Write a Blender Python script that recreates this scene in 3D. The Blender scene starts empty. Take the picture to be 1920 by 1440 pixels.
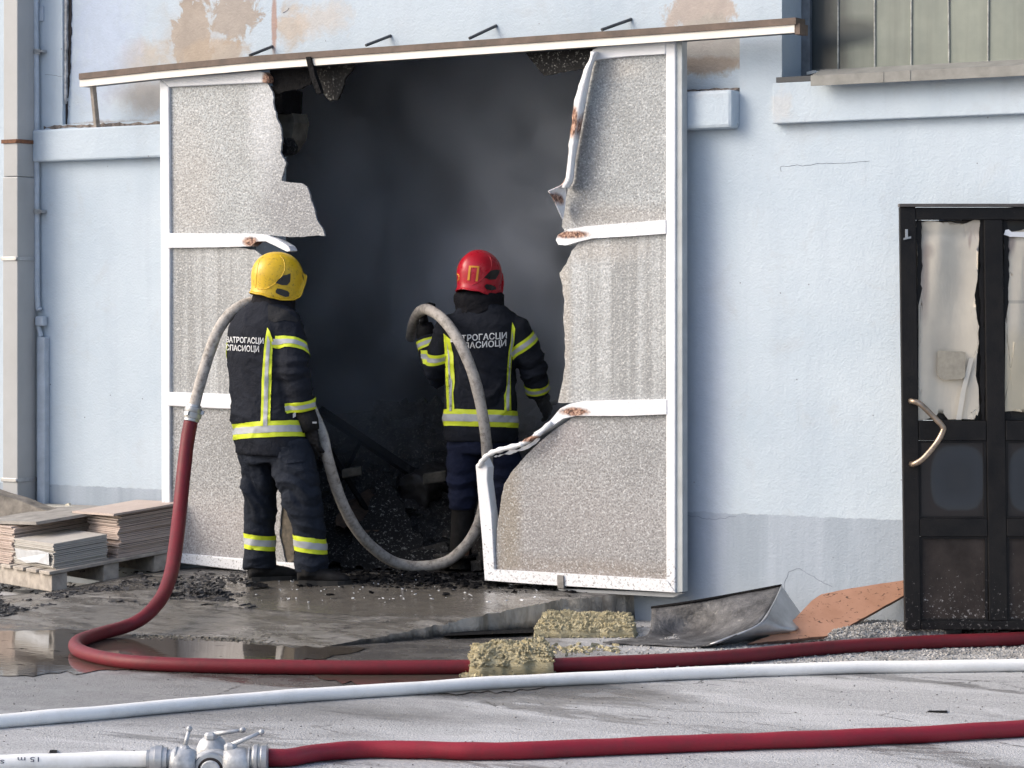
import bpy, bmesh, math, random
from mathutils import Vector, Matrix, noise
from mathutils.bvhtree import BVHTree
from mathutils.geometry import tessellate_polygon
rad = math.radians
sin, cos, pi = math.sin, math.cos, math.pi
random.seed(11)
sc = bpy.context.scene
C = sc.collection

# ------------------------------------------------------------------ camera
TH = rad(32); FPX = 5224.0; HV = 595.0
CAM = Vector((8.304, -13.29, 1.655))
FW = Vector((-sin(TH), cos(TH), 0)); RT = Vector((cos(TH), sin(TH), 0)); UP = Vector((0, 0, 1))
cd = bpy.data.cameras.new('camera'); cam = bpy.data.objects.new('camera', cd); C.objects.link(cam)
cam.location = CAM; cam.rotation_euler = (rad(90), 0, TH)
cd.sensor_fit = 'HORIZONTAL'; cd.sensor_width = 36; cd.lens = FPX / 1920 * 36
cd.shift_y = -(720 - HV) / 1920; cd.clip_end = 1000; cd.clip_start = .1
sc.camera = cam
# ------------------------------------------------------------------ light
SUN_AZ, SUN_EL = 50, 34
w = bpy.data.worlds.new('World'); sc.world = w; w.use_nodes = True
nt = w.node_tree; bg = nt.nodes['Background']
sky = nt.nodes.new('ShaderNodeTexSky'); sky.sky_type = 'NISHITA'; sky.sun_disc = False
sky.sun_elevation = rad(SUN_EL); sky.sun_rotation = math.atan2(-sin(rad(SUN_AZ)), -cos(rad(SUN_AZ)))
sky.dust_density = 4; sky.air_density = .9; sky.ozone_density = .9
nt.links.new(sky.outputs[0], bg.inputs[0]); bg.inputs[1].default_value = .15
sl = bpy.data.lights.new('sun', 'SUN'); sun = bpy.data.objects.new('sun', sl); C.objects.link(sun)
sl.energy = .5; sl.angle = rad(30); sl.color = (1.0, .985, .96)
S = Vector((-sin(rad(SUN_AZ)) * cos(rad(SUN_EL)), -cos(rad(SUN_AZ)) * cos(rad(SUN_EL)), sin(rad(SUN_EL))))
sun.rotation_euler = S.to_track_quat('Z', 'Y').to_euler(); sun.location = S * 30
sc.view_settings.view_transform = 'Standard'; sc.view_settings.look = 'None'
sc.view_settings.exposure = .92; sc.view_settings.gamma = 1; sc.view_settings.use_curve_mapping = False
sc.render.engine = 'CYCLES'
sc.cycles.use_denoising = True
sc.cycles.max_bounces = 6; sc.cycles.volume_bounces = 2; sc.cycles.volume_step_rate = 1.2
sc.cycles.caustics_reflective = False; sc.cycles.caustics_refractive = False
sc.cycles.sample_clamp_indirect = 6

# ------------------------------------------------------------------ helpers: rays from photo pixels to real places
def ray(u, v): return FW + RT * ((u - 960) / FPX) - UP * ((v - HV) / FPX)
def W(u, v, y=0.0):
    r = ray(u, v); return CAM + r * ((y - CAM.y) / r.y)
def Gd(u, v, z=0.0):
    r = ray(u, v); return CAM + r * ((z - CAM.z) / r.z)
def PD(u, v, Z): return CAM + ray(u, v) * Z
def wx(u, y=0.0): return W(u, HV, y).x
def wz(u, v, y=0.0): return W(u, v, y).z

XF = {}
def thing(name, label, cat, loc=(0, 0, 0), rotz=0, group=None, kind=None):
    o = bpy.data.objects.new(name, None); C.objects.link(o); o.empty_display_size = .1
    o.location = loc; o.rotation_euler = (0, 0, rotz)
    XF[o.name] = Matrix.Translation(Vector(loc)) @ Matrix.Rotation(rotz, 4, 'Z')
    tag(o, label, cat, group, kind); return o
def tag(o, label=None, cat=None, group=None, kind=None):
    if label: o['label'] = label
    if cat: o['category'] = cat
    if group: o['group'] = group
    if kind: o['kind'] = kind
    return o

class MB:
    def __init__(s): s.v = []; s.f = []
    def add(s, vs, fs):
        b = len(s.v); s.v += [Vector(p) for p in vs]; s.f += [tuple(i + b for i in f) for f in fs]; return s
    def box(s, x0, x1, y0, y1, z0, z1):
        return s.hexa([(x0, y0, z0), (x1, y0, z0), (x1, y1, z0), (x0, y1, z0), (x0, y0, z1), (x1, y0, z1), (x1, y1, z1), (x0, y1, z1)])
    def hexa(s, c):
        return s.add(c, [(3, 2, 1, 0), (4, 5, 6, 7), (0, 1, 5, 4), (1, 2, 6, 5), (2, 3, 7, 6), (3, 0, 4, 7)])
    def obox(s, c, ex, ey, ez):
        c = Vector(c); ex, ey, ez = Vector(ex), Vector(ey), Vector(ez)
        return s.hexa([c - ex - ey - ez, c + ex - ey - ez, c + ex + ey - ez, c - ex + ey - ez,
                       c - ex - ey + ez, c + ex - ey + ez, c + ex + ey + ez, c - ex + ey + ez])
    def prism(s, pts, d):
        """front polygon pts (3-D) extruded by vector d"""
        pts = [Vector(p) for p in pts]; n = len(pts); d = Vector(d)
        tris = tessellate_polygon([pts])
        nn = Vector((0, 0, 0))
        for i in range(n): nn += pts[i].cross(pts[(i + 1) % n])
        flip = nn.dot(d) > 0
        t2 = []
        for t in tris:
            a, b, c = [pts[i] for i in t]
            if ((b - a).cross(c - a).dot(d) > 0): t = (t[0], t[2], t[1])
            t2.append(tuple(t))
        fs = list(t2) + [tuple(i + n for i in reversed(t)) for t in t2]
        for i in range(n):
            j = (i + 1) % n
            fs.append((i, i + n, j + n, j) if not flip else (j, j + n, i + n, i))
        return s.add(pts + [p + d for p in pts], fs)
    def loft(s, rings, n=20, cap=True, sq=1.0):
        """rings: (centre, A, B) half-axis vectors"""
        b = len(s.v)
        for c, A, B in rings:
            for k in range(n):
                a = 2 * pi * k / n; ca, sa = cos(a), sin(a)
                if sq != 1.0:
                    ca = math.copysign(abs(ca) ** sq, ca); sa = math.copysign(abs(sa) ** sq, sa)
                s.v.append(Vector(c) + Vector(A) * ca + Vector(B) * sa)
        m = len(rings)
        for i in range(m - 1):
            for k in range(n):
                k2 = (k + 1) % n
                s.f.append((b + i * n + k, b + i * n + k2, b + (i + 1) * n + k2, b + (i + 1) * n + k))
        if cap:
            s.f.append(tuple(b + k for k in reversed(range(n)))); s.f.append(tuple(b + (m - 1) * n + k for k in range(n)))
        return s
    def tube(s, pts, radii, n=14, cap=True, round_ends=False):
        pts = [Vector(p) for p in pts]
        if not hasattr(radii, '__len__'): radii = [radii] * len(pts)
        radii = list(radii)
        if round_ends:
            d0 = (pts[0] - pts[1]).normalized(); d1 = (pts[-1] - pts[-2]).normalized(); r0, r1 = radii[0], radii[-1]
            pre = [pts[0] + d0 * r0 * .9, pts[0] + d0 * r0 * .6]; post = [pts[-1] + d1 * r1 * .6, pts[-1] + d1 * r1 * .9]
            pts = pre + pts + post; radii = [r0 * .4, r0 * .8] + radii + [r1 * .8, r1 * .4]
        rings = []; prev = None
        for i, p in enumerate(pts):
            t = (pts[min(i + 1, len(pts) - 1)] - pts[max(i - 1, 0)]).normalized()
            if prev is None:
                a = t.cross(UP)
                if a.length < .1: a = t.cross(Vector((1, 0, 0)))
            else: a = prev - t * prev.dot(t)
            a.normalize(); prev = a; b = t.cross(a)
            rings.append((p, a * radii[i], b * radii[i]))
        return s.loft(rings, n, cap)
    def lathe(s, p0, axis, prof, n=24):
        """prof: (distance along axis, radius)"""
        axis = Vector(axis).normalized(); a = axis.cross(UP)
        if a.length < .1: a = axis.cross(Vector((1, 0, 0)))
        a.normalize(); b = axis.cross(a); p0 = Vector(p0)
        return s.loft([(p0 + axis * t, a * r, b * r) for t, r in prof], n)
    def mesh(s, name):
        me = bpy.data.meshes.new(name); me.from_pydata([tuple(p) for p in s.v], [], s.f); me.update(); return me

def obj(name, src, mat, parent=None, smooth=False, bevel=0, local=False, auto=None):
    if isinstance(src, MB):
        if parent is not None and not local:
            inv = XF[parent.name].inverted() if parent.name in XF else Matrix()
            m2 = MB(); m2.v = [inv @ p for p in src.v]; m2.f = src.f; src = m2
        me = src.mesh(name)
    else: me = src
    bm = bmesh.new(); bm.from_mesh(me); bmesh.ops.recalc_face_normals(bm, faces=bm.faces); bm.to_mesh(me); bm.free()
    me.materials.clear(); me.materials.append(mat)
    o = bpy.data.objects.new(name, me); C.objects.link(o)
    if parent is not None: o.parent = parent; XF[o.name] = XF.get(parent.name, Matrix())
    if smooth:
        for p in me.polygons: p.use_smooth = True
        if auto: me.set_sharp_from_angle(angle=rad(auto))
    if bevel:
        b = o.modifiers.new('bevel', 'BEVEL'); b.width = bevel; b.segments = 2; b.limit_method = 'ANGLE'; b.angle_limit = rad(40)
    return o
def top(name, src, mat, label, cat, group=None, kind=None, **k):
    return tag(obj(name, src, mat, **k), label, cat, group, kind)

def rough(pts, amp=2.0, step=6.0, seed=0, closed=True):
    """fractal jitter along a traced outline (photo px)"""
    out = []; n = len(pts)
    for i in range(n if closed else n - 1):
        a = Vector((pts[i][0], pts[i][1])); b = Vector((pts[(i + 1) % n][0], pts[(i + 1) % n][1]))
        m = max(1, int((b - a).length / step)); d = (b - a).normalized(); nn = Vector((-d.y, d.x))
        for k in range(m):
            p = a.lerp(b, k / m)
            j = noise.fractal(Vector((p.x * .06, p.y * .06, seed)), 1, 2, 4) * amp * (1 if k else .3)
            p = p + nn * j; out.append((p.x, p.y))
    if not closed: out.append(tuple(pts[-1][:2]))
    return out
def smooth_path(pts, sub=8):
    pts = [Vector(p) for p in pts]; P = [pts[0] * 2 - pts[1]] + pts + [pts[-1] * 2 - pts[-2]]; out = []
    for i in range(1, len(P) - 2):
        p0, p1, p2, p3 = P[i - 1:i + 3]
        for k in range(sub):
            t = k / sub
            out.append(.5 * ((2 * p1) + (p2 - p0) * t + (2 * p0 - 5 * p1 + 4 * p2 - p3) * t * t + (3 * p1 - p0 - 3 * p2 + p3) * t ** 3))
    out.append(pts[-1]); return out
def wpoly(pts, y): return [W(u, v, y) for u, v in pts]

# ------------------------------------------------------------------ materials
class G:
    def __init__(s, name, col=(.5, .5, .5), r=.7, metal=0, spec=.5):
        s.m = bpy.data.materials.new(name); s.m.use_nodes = True; s.nt = s.m.node_tree; s.b = s.nt.nodes['Principled BSDF']
        s.set(Base_Color=(*col, 1), Roughness=r, Metallic=metal); s.b.inputs['Specular IOR Level'].default_value = spec
        s._p = None
    def put(s, inp, val):
        if hasattr(val, 'is_linked') or hasattr(val, 'links'): s.nt.links.new(val, inp)
        else:
            if hasattr(inp.default_value, '__len__') and hasattr(val, '__len__') and len(val) == 3 and len(inp.default_value) == 4: val = (*val, 1)
            inp.default_value = val
    def set(s, **k):
        for a, v in k.items(): s.put(s.b.inputs[a.replace('_', ' ')], v)
        return s
    def n(s, t, **k):
        x = s.nt.nodes.new(t)
        for a, v in k.items(): setattr(x, a, v)
        return x
    def pos(s):
        if not s._p: s._p = s.n('ShaderNodeNewGeometry').outputs['Position']
        return s._p
    def oc(s): return s.n('ShaderNodeTexCoord').outputs['Object']
    def vm(s, op, a, b):
        x = s.n('ShaderNodeVectorMath', operation=op); s.put(x.inputs[0], a); s.put(x.inputs[1], b); return x.outputs[0]
    def sc(s, p, k): return s.vm('MULTIPLY', p, k)
    def ma(s, op, a, b=0.0, cl=False):
        x = s.n('ShaderNodeMath', operation=op, use_clamp=cl); s.put(x.inputs[0], a); s.put(x.inputs[1], b); return x.outputs[0]
    def noise(s, p, scale, det=3, ro=.55, dist=0):
        x = s.n('ShaderNodeTexNoise'); s.put(x.inputs['Vector'], p); x.inputs['Scale'].default_value = scale
        x.inputs['Detail'].default_value = det; x.inputs['Roughness'].default_value = ro; x.inputs['Distortion'].default_value = dist
        return x.outputs['Fac']
    def voro(s, p, scale, feature='F1', out='Distance'):
        x = s.n('ShaderNodeTexVoronoi', feature=feature); s.put(x.inputs['Vector'], p); x.inputs['Scale'].default_value = scale; return x.outputs[out]
    def mr(s, v, a, b, c=0.0, d=1.0):
        x = s.n('ShaderNodeMapRange'); s.put(x.inputs[0], v)
        for i, q in enumerate((a, b, c, d)): s.put(x.inputs[i + 1], q)
        return x.outputs[0]
    def mix(s, f, a, b, blend='MIX'):
        x = s.n('ShaderNodeMix', data_type='RGBA', blend_type=blend); s.put(x.inputs[0], f); s.put(x.inputs[6], a); s.put(x.inputs[7], b); return x.outputs[2]
    def ramp(s, f, st):
        x = s.n('ShaderNodeValToRGB'); s.put(x.inputs[0], f); e = x.color_ramp.elements
        while len(e) < len(st): e.new(.5)
        for k, (p, c) in zip(e, st): k.position = p; k.color = (*c, 1)
        return x.outputs[0]
    def bump(s, h, st=.4, d=.01, prev=None):
        x = s.n('ShaderNodeBump'); x.inputs['Strength'].default_value = st; x.inputs['Distance'].default_value = d; s.put(x.inputs['Height'], h)
        if prev is not None: s.put(x.inputs['Normal'], prev)
        s.nt.links.new(x.outputs[0], s.b.inputs['Normal']); return x.outputs[0]
    def xyz(s, p):
        x = s.n('ShaderNodeSeparateXYZ'); s.put(x.inputs[0], p); return x.outputs
    def ell(s, cx, cz, rx, rz, amt=.5, soft=.3, nz=None, axes=(0, 2)):
        o = s.xyz(s.pos())
        a = s.ma('MULTIPLY', s.ma('SUBTRACT', o[axes[0]], cx), 1 / rx); b = s.ma('MULTIPLY', s.ma('SUBTRACT', o[axes[1]], cz), 1 / rz)
        d = s.ma('SQRT', s.ma('ADD', s.ma('MULTIPLY', a, a), s.ma('MULTIPLY', b, b)))
        d = s.ma('ADD', d, s.ma('MULTIPLY', s.ma('SUBTRACT', nz, .5), amt * 2))
        return s.mr(d, 1 + soft * .5, 1 - soft * .5)
def simple(name, col, r=.7, metal=0, var=.25, scale=12, bump=.0, bscale=60, bd=.005, spec=.5):
    g = G(name, col, r, metal, spec); p = g.oc()
    n = g.noise(p, scale, 5, .6)
    g.set(Base_Color=g.mix(g.mr(n, .3, .7), tuple(c * (1 - var) for c in col), tuple(min(1, c * (1 + var)) for c in col)))
    g.set(Roughness=g.mr(n, .3, .7, max(.02, r - .12), min(1, r + .1)))
    if bump: g.bump(g.noise(p, bscale, 4, .6), bump, bd)
    return g.m

def pxell(g, u, v, ru, rv, amt, soft, nz, y=.04):
    c = W(u, v, y); k = (W(u + 50, v, y).x - W(u - 50, v, y).x) / 100; kz = (W(u, v - 50, y).z - W(u, v + 50, y).z) / 100
    return g.ell(c.x, c.z, ru * k, rv * kz, amt, soft, nz)

def wall_material(name, stains):
    g = G(name, r=.9, spec=.25); p = g.pos(); o = g.xyz(p)
    n1 = g.noise(p, 1.4, 6, .6); n2 = g.noise(p, 9, 5, .65)
    st = g.noise(g.sc(p, (7, 7, .55)), 1, 5, .6)
    col = g.mix(g.mr(n1, .3, .7), (.42, .50, .575), (.50, .575, .64))
    col = g.mix(g.mr(st, .50, .74, 0, .3), col, (.37, .43, .50)); col = g.mix(g.mr(g.noise(p, 3.2, 7, .7, .5), .56, .74, 0, .4), col, (.40, .42, .44))
    col = g.mix(g.mr(n2, .6, .85, 0, .3), col, (.56, .62, .70))
    # darker painted base coat with worn, run-down streaks
    zl = g.ma('ADD', o[2], g.ma('MULTIPLY', g.ma('SUBTRACT', g.noise(p, 16, 4, .6), .5), .03))
    pl = g.mr(zl, .602, .608, 1, 0)
    pc = g.mix(g.mr(st, .35, .75), (.30, .352, .41), (.385, .44, .51))
    pc = g.mix(g.mr(n2, .62, .8, 0, .5), pc, (.50, .57, .64))
    pc = g.mix(g.mr(zl, .3, .02, 0, .55), pc, (.36, .39, .42))
    col = g.mix(pl, col, pc)
    vs = g.voro(p, 8.0, 'F1'); spots = g.mr(g.ma('ADD', vs, g.ma('MULTIPLY', n2, .06)), .075, .05)
    col = g.mix(g.ma('MULTIPLY', spots, .75), col, (.12, .11, .13))
    if stains:
        nz = g.noise(p, 9, 8, .72, .6); nz2 = g.noise(p, 14, 5, .6)
        for (u, v, ru, rv, c, k, amt, soft) in stains:
            f = g.ma('MULTIPLY', pxell(g, u, v, ru * 1.05, rv * 1.05, amt * 2.0, soft, nz), k)
            col = g.mix(f, col, g.mix(nz2, tuple(x * .75 for x in c), tuple(x * 1.2 for x in c)))
    g.set(Base_Color=col)
    h = g.ma('ADD', g.ma('MULTIPLY', g.noise(p, 75, 3, .6), 1.0), g.ma('MULTIPLY', g.noise(p, 22, 3, .5), .9))
    g.bump(h, .45, .007)
    return g.m
BR = (.34, .285, .235)
M_WALL = wall_material('painted_stucco', [
    (1330, 160, 60, 22, (.45, .48, .52), .5, .5, .6), (1337, 765, 34, 330, (.40, .45, .56), .45, .3, .9), (1475, 200, 20, 30, (.55, .5, .45), .3, .8, .6)])  # includes a tall, soft bluish patch just right of the right leaf
M_WALL_UP = wall_material('smoke_stained_stucco', [
    (362, 60, 34, 70, BR, .95, .6, .12), (440, 32, 44, 44, BR, .85, .7, .2), (375, 70, 75, 60, (.42, .38, .34), .45, .5, .9), (405, 100, 55, 28, (.42, .35, .28), .8, .5, .4),
    (270, 112, 42, 34, (.46, .40, .33), .7, .6, .8), (285, 175, 62, 34, (.40, .37, .34), .75, .6, .8), (545, 48, 24, 36, (.44, .36, .28), .7, .7, .7),
    (600, 38, 50, 26, (.50, .44, .38), .55, .7, .8), (1315, 18, 66, 48, (.42, .35, .30), .85, .7, .3), (1335, 88, 74, 52, (.37, .35, .32), .9, .3, .25), (1335, 122, 60, 14, (.30, .24, .19), .7, .5, .5),
    (514, 40, 5, 60, (.35, .22, .17), .8, .3, .5), (190, 60, 60, 130, (.40, .47, .62), .55, .7, .9), (200, 238, 130, 10, (.30, .27, .25), .9, .5, .6)])  # includes a tall, soft bluish patch at the upper left

M_WHITE = None
def white_frame(name, col=(.80, .82, .85), speck=.7):
    g = G(name, r=.45); p = g.pos()
    n = g.noise(p, 3, 5, .6); c = g.mix(g.mr(n, .4, .7), col, tuple(x * .86 for x in col))
    s = g.noise(p, 55, 5, .75); low = g.mr(g.xyz(p)[2], .75, .25, 0, .12)
    c = g.mix(g.mr(g.ma('ADD', s, low), .66, .72, 0, speck), c, (.14, .13, .13))
    return g, c
g, c = white_frame('white_pvc'); g.set(Base_Color=c); M_WHITE = g.m
# melted, scorched white frame ends
def scorched(centres):
    g, c = white_frame('scorched_pvc'); p = g.pos(); nz = g.noise(p, 20, 6, .7)
    for (u, v, ru, rv, y) in centres:
        f = pxell(g, u, v, ru, rv, .45, .5, nz, y); c = g.mix(f, c, g.ramp(g.noise(p, 60, 4, .7), [(.36, (.012, .01, .01)), (.46, (.16, .06, .035)), (.6, (.52, .34, .25))]))
    g.set(Base_Color=c, Roughness=.55); g.bump(nz, .5, .02); return g.m
YL = -.16
M_SCORCH = scorched([(470, 453, 14, 9, YL), (500, 152, 8, 20, YL), (1072, 440, 32, 7, YL), (1078, 772, 26, 8, YL), (1085, 230, 14, 30, YL), (1050, 340, 20, 14, YL), (1000, 822, 34, 6, YL), (1052, 376, 8, 14, YL)])

def pebbled(name, base, dark, soot=(), streak=0.0):
    g = G(name, r=.32, spec=.6); p = g.pos()
    v = g.voro(p, 85); n = g.noise(p, 75, 4, .75); big = g.noise(p, 2.2, 5, .6)
    grain = g.ma('ADD', g.ma('MULTIPLY', v, .7), g.ma('MULTIPLY', n, .6))
    col = g.mix(g.mr(grain, .38, .78), dark, base)
    gl = g.noise(p, 80, 3, .75)
    col = g.mix(g.mr(big, .40, .64, 0, .65), col, tuple(x * .55 for x in base))
    if streak:
        s = g.noise(g.sc(p, (11, 11, .3)), 1, 4, .6, .5)
        col = g.mix(g.mr(s, .46, .60, 0, streak), col, tuple(x * .45 for x in base))
    nz = g.noise(p, 5, 6, .65)
    for (u, vv, ru, rv, c, k) in soot:
        col = g.mix(g.ma('MULTIPLY', pxell(g, u, vv, ru, rv, .5, .9, nz, YL), k), col, g.mix(g.mr(grain, .3, .75), tuple(x * .6 for x in c), c))
    col = g.mix(g.mr(gl, .56, .62, 0, .85), col, g.mix(.45, col, tuple(min(.9, x * 2.4) for x in base))); col = g.mix(g.mr(gl, .40, .32, 0, .55), col, tuple(x * .6 for x in dark))  # bright specks are glints painted into the panel colour
    g.set(Base_Color=col, Roughness=g.mr(n, .3, .7, .18, .5))
    g.bump(grain, .42, .004); return g.m
PB = (.37, .40, .42); PDk = (.17, .182, .19)
M_PANEL = pebbled('pebbled_panel', PB, PDk, [(560, 400, 75, 62, (.20, .21, .235), .8), (512, 300, 22, 90, (.25, .265, .29), .6), (1075, 300, 34, 120, (.24, .235, .23), .6), (345, 360, 50, 120, (.36, .35, .34), .6), (490, 200, 26, 120, (.55, .58, .62), .6),
                                         (1150, 410, 110, 26, (.30, .29, .28), .7), (1140, 130, 60, 20, (.45, .42, .38), .4), (470, 470, 40, 18, (.2, .22, .27), .7)])
M_PANEL_ST = pebbled('streaked_panel', (.45, .475, .49), (.25, .262, .27), [(1052, 600, 14, 170, (.42, .38, .33), .6), (1100, 470, 90, 20, (.40, .38, .36), .5)], .8)
M_PANEL_LOW = pebbled('sooty_panel', (.35, .362, .375), (.15, .152, .156), [(1060, 1000, 200, 120, (.30, .29, .295), .75), (1080, 1075, 220, 26, (.25, .22, .20), .7), (1040, 820, 60, 40, (.30, .28, .29), .7), (950, 970, 22, 120, (.26, .23, .19), .8),
                                                               (400, 1000, 110, 70, (.40, .37, .37), .6)])
g = G('burnt_pebbled_panel', r=.7, spec=.15); p = g.pos(); gl = g.noise(p, 60, 4, .75); gb = g.noise(p, 6, 5, .65)
g.set(Base_Color=g.mix(g.ma('MULTIPLY', g.mr(gl, .57, .64), g.mr(gb, .35, .6, .25, 1)), g.mix(gb, (.006, .006, .007), (.02, .02, .02)), (.30, .30, .28))); g.bump(gl, .6, .012); M_CHARPANEL = g.m  # sparse pale specks: glints painted over the char colour

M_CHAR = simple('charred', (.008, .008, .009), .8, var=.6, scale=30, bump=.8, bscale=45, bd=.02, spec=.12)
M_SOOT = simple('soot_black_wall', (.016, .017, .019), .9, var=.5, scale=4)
M_BROWN = simple('weathered_brown_wood', (.12, .088, .07), .7, var=.45, scale=9, bump=.4, bscale=40)
M_FASCIA = simple('cream_metal_fascia', (.78, .75, .68), .45, var=.08, scale=5)
M_GREYMETAL = simple('grey_coated_metal', (.33, .345, .36), .5, var=.12, scale=6)
M_PIPE = simple('beige_coated_downpipe', (.37, .38, .385), .5, var=.1, scale=3)
M_RUST = simple('rusty_iron', (.16, .07, .035), .8, var=.5, scale=40, bump=.3)
M_ZINC = simple('zinc', (.42, .43, .44), .42, .7, var=.2, scale=14)
M_CONDUIT = simple('painted_conduit', (.42, .48, .55), .6, var=.15, scale=10)
M_DARKSLIT = simple('dark_gap', (.03, .025, .025), .95, var=.4, scale=30)
M_CRACK = simple('crack_shadow', (.17, .19, .23), .95, var=.3)
M_MORTAR = simple('crumbled_mortar', (.20, .17, .15), .95, var=.8, scale=25, bump=.8, bscale=60, bd=.02)
M_SILL = simple('dusty_sill_metal', (.22, .22, .205), .65, var=.22, scale=14, bump=.2)
M_BLACKIRON = simple('dark_paint', (.055, .06, .066), .6, var=.3, scale=20)
M_WIN_FRAME = simple('blue_grey_window_frame', (.12, .14, .16), .6, var=.3, scale=20)

# ------------------------------------------------------------------ ground
def ground_material():
    g = G('asphalt', r=.8, spec=.4); p = g.pos(); o = g.xyz(p)
    a = g.voro(p, 120); n = g.noise(p, 60, 4, .7); big = g.noise(p, 1.2, 6, .62, .3)
    # camera-independent streaks running along the road (parallel to the wall)
    srk = g.noise(g.sc(p, (.7, 2.0, 1)), 1.1, 9, .72, .8)
    col = g.mix(g.mr(n, .3, .7), (.25, .25, .249), (.54, .54, .538))
    col = g.mix(g.mr(a, .3, .05, 0, .5), col, (.42, .415, .40))
    col = g.mix(g.mr(srk, .50, .60, 0, .7), col, g.mix(n, (.42, .42, .42), (.66, .66, .655)))
    col = g.mix(g.mr(srk, .43, .36, 0, .6), col, g.mix(n, (.11, .108, .105), (.24, .235, .23)))
    fine = g.noise(p, 260, 2, .5)
    col = g.mix(g.mr(fine, .58, .70, 0, .65), col, (.06, .06, .06)); f2 = g.noise(p, 120, 4, .7); col = g.mix(g.mr(f2, .58, .64, 0, .75), col, (.08, .078, .075)); col = g.mix(g.mr(f2, .40, .34, 0, .5), col, (.55, .55, .54))
    ck = g.n('ShaderNodeTexVoronoi', feature='DISTANCE_TO_EDGE'); g.put(ck.inputs['Vector'], g.vm('ADD', g.sc(p, (.8, 1.3, 1)), g.sc(g.n('ShaderNodeTexNoise').outputs['Color'], (.0, .0, 0)))); ck.inputs['Scale'].default_value = 1.1
    cw = g.ma('ADD', ck.outputs['Distance'], g.ma('MULTIPLY', g.ma('SUBTRACT', g.noise(p, 7, 6, .7), .5), .10))
    col = g.mix(g.ma('MULTIPLY', g.mr(g.ma('ABSOLUTE', cw), .006, .002), g.mr(big, .48, .56, 0, .8)), col, (.05, .048, .045))
    # wetness: near the wall on the left, and leaking patches under the hose
    nz = g.noise(g.sc(p, (1, 1.6, 1)), 1.3, 6, .6, .2)
    c1 = Gd(300, 1215); c2 = Gd(650, 1262); c3 = Gd(120, 1290); c4 = Gd(1000, 1300)
    w1 = g.ell(c1.x, c1.y, 2.3, 1.0, .45, .35, nz, (0, 1)); w2 = g.ell(c2.x, c2.y, 1.7, .55, .5, .3, nz, (0, 1))
    w3 = g.ell(c3.x, c3.y, 1.9, .8, .6, .4, nz, (0, 1)); w4 = g.ell(-.2, -1.8, 1.6, 1.1, .5, .35, nz, (0, 1))
    wet = g.ma('MAXIMUM', g.ma('MAXIMUM', w1, w2), g.ma('MAXIMUM', g.ma('MULTIPLY', w3, .55), w4))
    wet2 = g.mr(g.noise(g.sc(p, (.6, 1.8, 1)), .9, 8, .66, .4), .555, .585, 0, .62)
    wet = g.ma('MAXIMUM', wet, wet2)
    col = g.mix(g.ma('MULTIPLY', wet, .86), col, g.mix(n, (.035, .03, .026), (.085, .075, .066)))
    film = g.mr(g.noise(p, 5, 5, .6), .42, .56)
    g.set(Base_Color=col, Roughness=g.mix(wet, (.85, .85, .85), g.mix(film, (.32, .32, .32), (.10, .10, .10))))
    h = g.ma('MULTIPLY', g.ma('ADD', g.ma('MULTIPLY', n, 1.0), a), g.mr(g.ma('MULTIPLY', wet, film), 0, 1, 1, .12))
    g.bump(h, .55, .006); return g.m
top('ground', MB().add([(-150, -150, 0), (150, -150, 0), (150, 150, 0), (-150, 150, 0)], [(0, 1, 2, 3)]), ground_material(),
    'grey worn asphalt yard, wet and dark near the doorway', None, kind='structure')

def ramp_r(y):
    if y > -.33: return .70 + (y + .33) * .25
    return .70 - .366 * (-y - .33)
def sstep(a, b, x):
    t = max(0, min(1, (x - a) / (b - a))); return t * t * (3 - 2 * t)
def ramp_z(x, y):
    zy = .15 if y > -.5 else .15 - .15 * ((-y - .5) / 1.45)
    fl = sstep(-3.1, -2.1, x); zl = zy * fl
    if y < -1.0: zl *= 1
    return zl + noise.fractal(Vector((x * 2.5, y * 2.5, 1)), 1, 2, 4) * .006 * (1 if y > -1.9 else .4)
def ramp_mesh():
    mb = MB(); nx, ny = 130, 140; idx = {}
    for j in range(ny + 1):
        y = .55 - 2.65 * j / ny
        xr = ramp_r(y) + noise.fractal(Vector((y * 9, 3, 0)), .8, 2, 5) * .035
        for i in range(nx + 1):
            x = -5.4 + (xr + 5.4) * i / nx
            z = ramp_z(x, y) - (.012 * abs(noise.fractal(Vector((y * 14, 7, 0)), .8, 2, 3)) if i > nx - 2 else 0)
            if y < -1.93: z -= (-1.93 - y) * .3
            idx[i, j] = len(mb.v); mb.v.append(Vector((x, y, z)))
        idx['s', j] = len(mb.v); mb.v.append(Vector((xr + .012 + noise.noise(Vector((y * 9, 0, 5))) * .01, y, -.03)))
    for j in range(ny):
        for i in range(nx): mb.f.append((idx[i, j], idx[i + 1, j], idx[i + 1, j + 1], idx[i, j + 1]))
        mb.f.append((idx[nx, j], idx['s', j], idx['s', j + 1], idx[nx, j + 1]))
    return mb
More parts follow.
